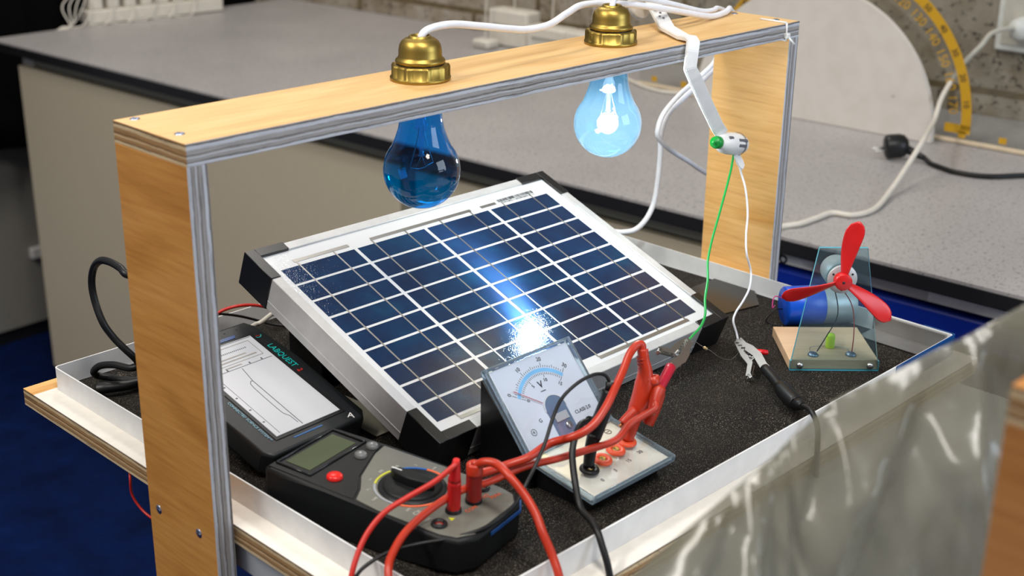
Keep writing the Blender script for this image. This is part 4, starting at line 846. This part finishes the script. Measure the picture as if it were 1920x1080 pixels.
cable('white_wire', [(0.594, -0.012, 0.1636), (0.5999, -0.0127, 0.1494), (0.5977, -0.0205, 0.1355), (0.5927, -0.0284, 0.1142), (0.581, -0.0363, 0.0972), (0.5724, -0.0443, 0.0823), (0.5777, -0.0473, 0.0629), (0.565, -0.0554, 0.0521), (0.5468, -0.0615, 0.0451), (0.5322, -0.0646, 0.0392), (0.5244, -0.0677, 0.0332), (0.525, -0.0719, 0.0219), (0.5235, -0.0761, 0.0134)], .0010, M_cable_w, 'thin white wire hanging from the toy wind turbine to the black clip', 'wire')
# cables on the beam and behind it
cable('lamp_cable', [(.2425,.0475,.3120),(.2461,.0470,.3185),(.2567,.0463,.3215),(.2771,.0469,.3214),(.307,.0475,.3165),(.3412,.0481,.3103),(.364,.0488,.3071),(.3907,.0494,.308),(.4249,.0600,.3127),(.4606,.0720,.3150),(.5056,.0680,.3115),(.5533,.0600,.3035),(.5956,.0600,.2945),(.6355,.0620,.2865),(.6676,.0680,.2860),(.6864,.0760,.2866),(.7060,.088,.2820),(.728,.090,.262),(.750,.090,.20),(.77,.10,.12),(.78,.12,.0)], .0030, M_cable_w, 'long white cable from the brass holder over the dark bulb along the beam', group='white lamp cables')
cable('lamp_cable', [(.4695,.0475,.3120),(.4735,.050,.3170),(.4870,.057,.3200),(.5161,.064,.3168),(.5594,.070,.3087),(.5966,.072,.3000),(.6400,.076,.2895),(.6700,.0830,.2864),(.6860,.0900,.2858),(.7100,.094,.278),(.735,.094,.262),(.765,.092,.20),(.79,.10,.12),(.80,.12,.0)], .0027, M_cable_w, 'shorter white cable from the brass holder over the lit bulb to the beam end', group='white lamp cables')
cable('hanging_cable', [(.7560,.118,.248),(.737,.12,.2317),(.7311,.125,.2162),(.7107,.13,.2021),(.6796,.13,.1882),(.6564,.13,.1729),(.6487,.13,.1569),(.6559,.1325,.1458),(.6836,.14,.1284),(.7319,.15,.1041),(.7825,.16,.0779),(.858,.17,.0444)], .0027, M_cable_w, 'white cable curling behind the beam and crossing away to the right behind the right leg', group='white hanging cables')
cable('hanging_cable', [(.780,.135,.236),(.7657,.14,.2176),(.7524,.14,.2052),(.7249,.14,.1914),(.6978,.14,.1791),(.6776,.14,.1677),(.6681,.14,.1488),(.6682,.14,.1252),(.666,.14,.0958),(.6613,.14,.0726),(.6497,.14,.0569),(.6383,.145,.0461),(.6289,.155,.0425),(.6217,.17,.0410),(.60,.19,.035)], .0029, M_cable_w, 'white cable hanging behind the beam and bending in behind the solar panel', group='white hanging cables')
cable('mains_cable', [(1.012,.212,-.0555),(1.036,.2124,-.0565),(1.0607,.2017,-.0555),(1.097,.1998,-.0555),(1.1342,.1978,-.0555),(1.1473,.172,-.0555),(1.1954,.167,-.0555),(1.276,.1889,-.05),(1.3414,.2023,-.03),(1.3887,.2059,0.0),(1.4600,.2350,-.0020),(1.55,.2722,-.0057),(1.6,.2898,.0188),(1.65,.3,.041),(1.7,.305,.065),(1.74,.2994,.0878),(1.77,.2975,.1053),(1.81,.2830,.1109),(1.8600,.2750,.1050)], .0040, M_off, 'long white mains cable from the wall socket across the speckled worktop')
cable('mains_cable', [(1.66,1.03,-.0555),(1.6192,.9828,-.0565),(1.6035,.9488,-.0565),(1.5807,.8961,-.0565),(1.5736,.8507,-.0565),(1.5852,.8209,-.0565),(1.6005,.7816,-.0565),(1.62,.70,-.0565)], .0036, M_off, 'white cable lying on the worktop behind the lit bulb')
bp = thing('black_mains_plug', 'black round mains plug lying on the worktop in front of the white half round board', 'plug', (1.470, .290, -.042))
MP = Vector((-.65, .75, -.1)).to_track_quat('Z', 'Y').to_matrix().to_4x4()
B().lathe([(0, .020), (.014, .0195), (.0185, .017), (.0195, .013), (.0195, -.004), (.0170, -.012), (.011, -.017), (0, -.019)], 32, Matrix.Translation((0, 0, .004)) @ MP).build('plug_body', M_black, bp)
B().tube([(.0, 0, .006), (.012, -.022, -.004), (.006, -.046, -.008)], lambda t: .0085 - .004 * t, 14, 4).build('strain_relief', M_black, bp)
for s_ in (-1, 1): B().cyl(Matrix.Translation((0, 0, .004)) @ MP @ Vector((s_ * .008, -.004, .018)), Matrix.Translation((0, 0, .004)) @ MP @ Vector((s_ * .008, -.004, .036)), .0023, n=12).build('pin', M_steel, bp)
cable('black_mains_cable', [(1.476,.244,-.050),(1.474,.232,-.0555),(1.4674,.2178,-.0555),(1.4560,.1794,-.0555),(1.4687,.1354,-.0555),(1.5196,.0957,-.0555),(1.60,.03,-.0555),(1.66,-.08,-.0555),(1.67,-.25,-.0555)], .0040, M_blackrub, 'black mains cable running right from the black plug on the worktop')
cable('red_wire_under_board', [(.024,.160,-.0172),(.018,.1492,-.0232),(.018,.1492,-.0365),(.02,.1437,-.0463),(.022,.1319,-.0519),(.024,.1117,-.0524),(.03,.08,-.047)], .0011, M_redwire, 'thin red wire sagging below the left edge of the plywood base board', 'wire')
# ================================================================ mini wind turbine on a white arm
tb = thing('toy_wind_turbine', 'small white toy wind turbine with green nose on a bent white arm over the beam', 'wind turbine', (.5222, 0, H))
def relb(P): return [tuple(Vector(p) - tb.location) for p in P]
def strap(P, w, t, side, mat, name, lab=None):
    P = [Vector(p) - tb.location for p in P]; sd = Vector(side).normalized(); bb = B(); rings = []
    for i, p in enumerate(P):
        d = (P[min(i + 1, len(P) - 1)] - P[max(i - 1, 0)]).normalized(); s_ = (sd - sd.dot(d) * d).normalized(); nn = d.cross(s_)
        ww = w(i) if callable(w) else w
        rings.append([bb.bm.verts.new(p + s_ * ww / 2 * a + nn * t / 2 * b) for a, b in ((-1, -1), (1, -1), (1, 1), (-1, 1))])
    for a, b in zip(rings, rings[1:]):
        for i in range(4): bb.bm.faces.new((a[i], a[(i + 1) % 4], b[(i + 1) % 4], b[i]))
    bb.bm.faces.new(rings[0][::-1]); bb.bm.faces.new(rings[-1])
    bmesh.ops.bevel(bb.bm, geom=[e for e in bb.bm.edges], offset=.0007, segments=2, affect='EDGES')
    return bb.build(name, mat, tb, lab)
arm = [(.5820, .095, .3080), (.5790, .0860, .2990), (.5500, .048, .2870), (.5280, .012, .2860), (.5240, .0, .2868), (.5225, -.0040, .2850), (.5190, -.0060, .2770), (.5160, -.0070, .2620), (.5220, -.0080, .2530), (.5400, -.0085, .2280), (.5600, -.0090, .2020), (.5690, -.0090, .1930)]
strap(arm, lambda i: .0150 if i < 3 else .0125, .0042, (1, -.35, 0), M_white, 'bent_arm')
bb = B()
for u, v_ in ((.573, .078), (.567, .070), (.560, .060), (.566, .0755), (.559, .064)): bb.lathe([(0, .0002), (.0012, .0002), (.0012, -.0006)], 10, Matrix.Translation(Vector((u, v_, .2940 + (v_ - .06) * .30)) - tb.location))
bb.build('screw_holes', M_inkgrey, tb)
B().lathe([(0, .003), (.013, .003), (.014, .002), (.014, -.002), (.013, -.003), (0, -.003)], 32, Matrix.Translation(Vector((.5760, .104, .2990)) - tb.location) @ Matrix.Rotation(radians(70), 4, 'X')).build('round_clamp_disc', M_off, tb)
c0 = Vector((.5530, -.0125, .1885)); c1 = Vector((.6080, -.0090, .1755)); axd = (c1 - c0).normalized(); MN = Matrix.Translation(c0 - tb.location) @ axd.to_track_quat('Z', 'Y').to_matrix().to_4x4(); NL = (c1 - c0).length
MN_s = MN
B().lathe([(0, .006), (.0040, .0062), (.0070, .010), (.0095, .016), (.0106, .024), (.0108, .034), (.0100, .042), (.0082, .050), (.0050, .0545), (0, .056)], 36, MN_s).build('nacelle_shell', M_white, tb)
B().lathe([(0, -.003), (.0022, -.0025), (.0022, -.0002), (.0052, .0003), (.0060, .0030), (.0060, .0070), (.0048, .0082)], 28, MN_s).build('green_nose', pm('green_plastic', C3(0, 140, 50), .35), tb, 'green nose cone')
B().lathe([(0, .060), (.0018, .0598), (.0018, .055), (.0035, .0545), (.0035, .052)], 16, MN_s).build('tail_pin', M_white, tb)
for ang in (0, 60, -60):
    u = MN_s @ Matrix.Rotation(radians(ang), 4, 'Z')
bb = B(); upv = (MN_s.inverted().to_3x3() @ Vector((-.25, -.75, .75))).normalized(); ang0 = math.atan2(upv.y, upv.x)
for da, z0, z1 in ((.0, .014, .021), (.25, .028, .044), (.75, .028, .042)):
    a = ang0 + da; r = .0103 if z0 > .02 else .0094
    bb.box((-.0008, -.0014, z0), (.0008, .0014, z1), .0004, 1, m=MN_s @ Matrix.Rotation(a, 4, 'Z') @ Matrix.Translation((r, 0, 0)))
bb.build('vent_slots', M_inkgrey, tb)
B().lathe([(.0109, .0405), (.0112, .0412), (.0108, .0420)], 36, MN_s).build('seam_ring', M_inkgrey, tb)
Pw = [Vector((.5880, -.0130, .1720)), Vector((.5905, -.0150, .1650)), Vector((.5935, -.0165, .1600)), Vector((.5960, -.0175, .1565))]
strap([tuple(p) for p in Pw], lambda i: (.0100, .0115, .0110, .0060)[i], .0016, (1, .2, .2), M_white, 'tail_fin')
# ================================================================ second frame under a plastic bag, near the camera
f2 = thing('second_lamp_frame', 'blurred plywood frame at the right foreground edge beside the plastic bag', 'lamp frame', (.010, -.543, .042))
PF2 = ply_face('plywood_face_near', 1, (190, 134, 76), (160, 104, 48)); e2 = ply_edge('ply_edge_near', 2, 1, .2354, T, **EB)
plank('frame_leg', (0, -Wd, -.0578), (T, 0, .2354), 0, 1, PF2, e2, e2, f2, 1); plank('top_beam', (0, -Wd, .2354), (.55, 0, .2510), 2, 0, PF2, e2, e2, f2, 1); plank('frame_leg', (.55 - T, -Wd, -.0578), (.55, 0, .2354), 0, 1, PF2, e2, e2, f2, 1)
def bagmat():
    k = NT('crumpled_polythene'); k.n.remove(k.b)
    n = k.noise(k.coord(), 16, 4, .6); tr = k.add('ShaderNodeBsdfTransparent'); tr.inputs[0].default_value = (.93, .93, .90, 1)
    df = k.add('ShaderNodeBsdfDiffuse'); df.inputs[0].default_value = C3(138, 135, 118); tl = k.add('ShaderNodeBsdfTranslucent'); tl.inputs[0].default_value = C3(138, 135, 118)
    m0 = k.add('ShaderNodeMixShader'); m0.inputs[0].default_value = .45; k.link(df.outputs[0], m0.inputs[1]); k.link(tl.outputs[0], m0.inputs[2])
    r = k.ramp(n, [(.30, (.56, .56, .56, 1)), (.70, (.74, .74, .74, 1))])
    m1 = k.add('ShaderNodeMixShader'); k.link(r, m1.inputs[0]); k.link(tr.outputs[0], m1.inputs[1]); k.link(m0.outputs[0], m1.inputs[2])
    g = k.add('ShaderNodeBsdfGlossy'); g.inputs['Roughness'].default_value = .17; f = fres(k)
    b = k.add('ShaderNodeBump'); b.inputs['Strength'].default_value = .22; b.inputs['Distance'].default_value = .003; k.link(k.noise(k.coord(), 30, 2, .5, 1.2), b.inputs['Height']); k.link(b.outputs[0], g.inputs['Normal']); k.link(b.outputs[0], f.inputs['Normal'])
    m2 = k.add('ShaderNodeMixShader'); k.link(f.outputs[0], m2.inputs[0]); k.link(m1.outputs[0], m2.inputs[1]); k.link(g.outputs[0], m2.inputs[2]); k.link(m2.outputs[0], k.out.inputs[0]); return k.m
ridge = [(-.0800, -.3750, .1270), (-.0463, -.4029, .1623), (-.018, -.4182, .1876), (.0058, -.4313, .2082), (.0195, -.4387, .2205), (.0273, -.4423, .2286), (.0448, -.4516, .2444), (.0688, -.469, .2575), (.0885, -.483, .2689), (.1023, -.4927, .2769), (.1164, -.5022, .286), (.16, -.515, .30), (.24, -.525, .305)]
R_ = [Vector(p) for p in ridge]; NU, NV = 150, 90
def rp(u):
    x = u * (len(R_) - 1); i = min(int(x), len(R_) - 2); f = x - i; p = R_[i].lerp(R_[i + 1], f); return p
bb = B(); G = []
for side in (0, 1):
    g = []
    for i in range(NU + 1):
        u = i / NU; p = rp(u); row = []
        for j in range(NV + 1):
            v_ = j / NV
            if side == 0: q = p + Vector((-.032, -.042, 0)) * (v_ ** .6) + Vector((0, 0, -(p.z + .012) * v_))
            else: q = p + Vector((.03, .012, 0)) * (v_ ** .5) + Vector((0, 0, -(p.z + .012) * v_))
            a = Vector((u * 7 + side * 9, v_ * 4, .3)); cr = abs(noise.noise(Vector((a.x * 1.1 + a.y * .5, a.y * .55, a.z)))) * .045 + abs(noise.noise(Vector((a.x * 2.6 - a.y * .8, a.y * 1.0, 3)))) * .012 + noise.noise(a * 4) * .0015
            amp = min(1, v_ * 7) * .9 + .1
            q = q + Vector((-.55, -.62, .15)) * (cr if side == 0 else -cr * .3) * amp + Vector((0, 0, noise.noise(a * 2.2) * .004)) * amp
            row.append(bb.bm.verts.new(q))
        g.append(row)
    G.append(g)
for g in G:
    for i in range(NU):
        for j in range(NV): bb.bm.faces.new((g[i][j], g[i + 1][j], g[i + 1][j + 1], g[i][j + 1])).smooth = True
bmesh.ops.remove_doubles(bb.bm, verts=[v for g in G for r in g for v in r[:1]], dist=.0008)
bb.build('plastic_bag', bagmat(), None, 'crumpled translucent plastic bag filling the right foreground corner', 'plastic bag')
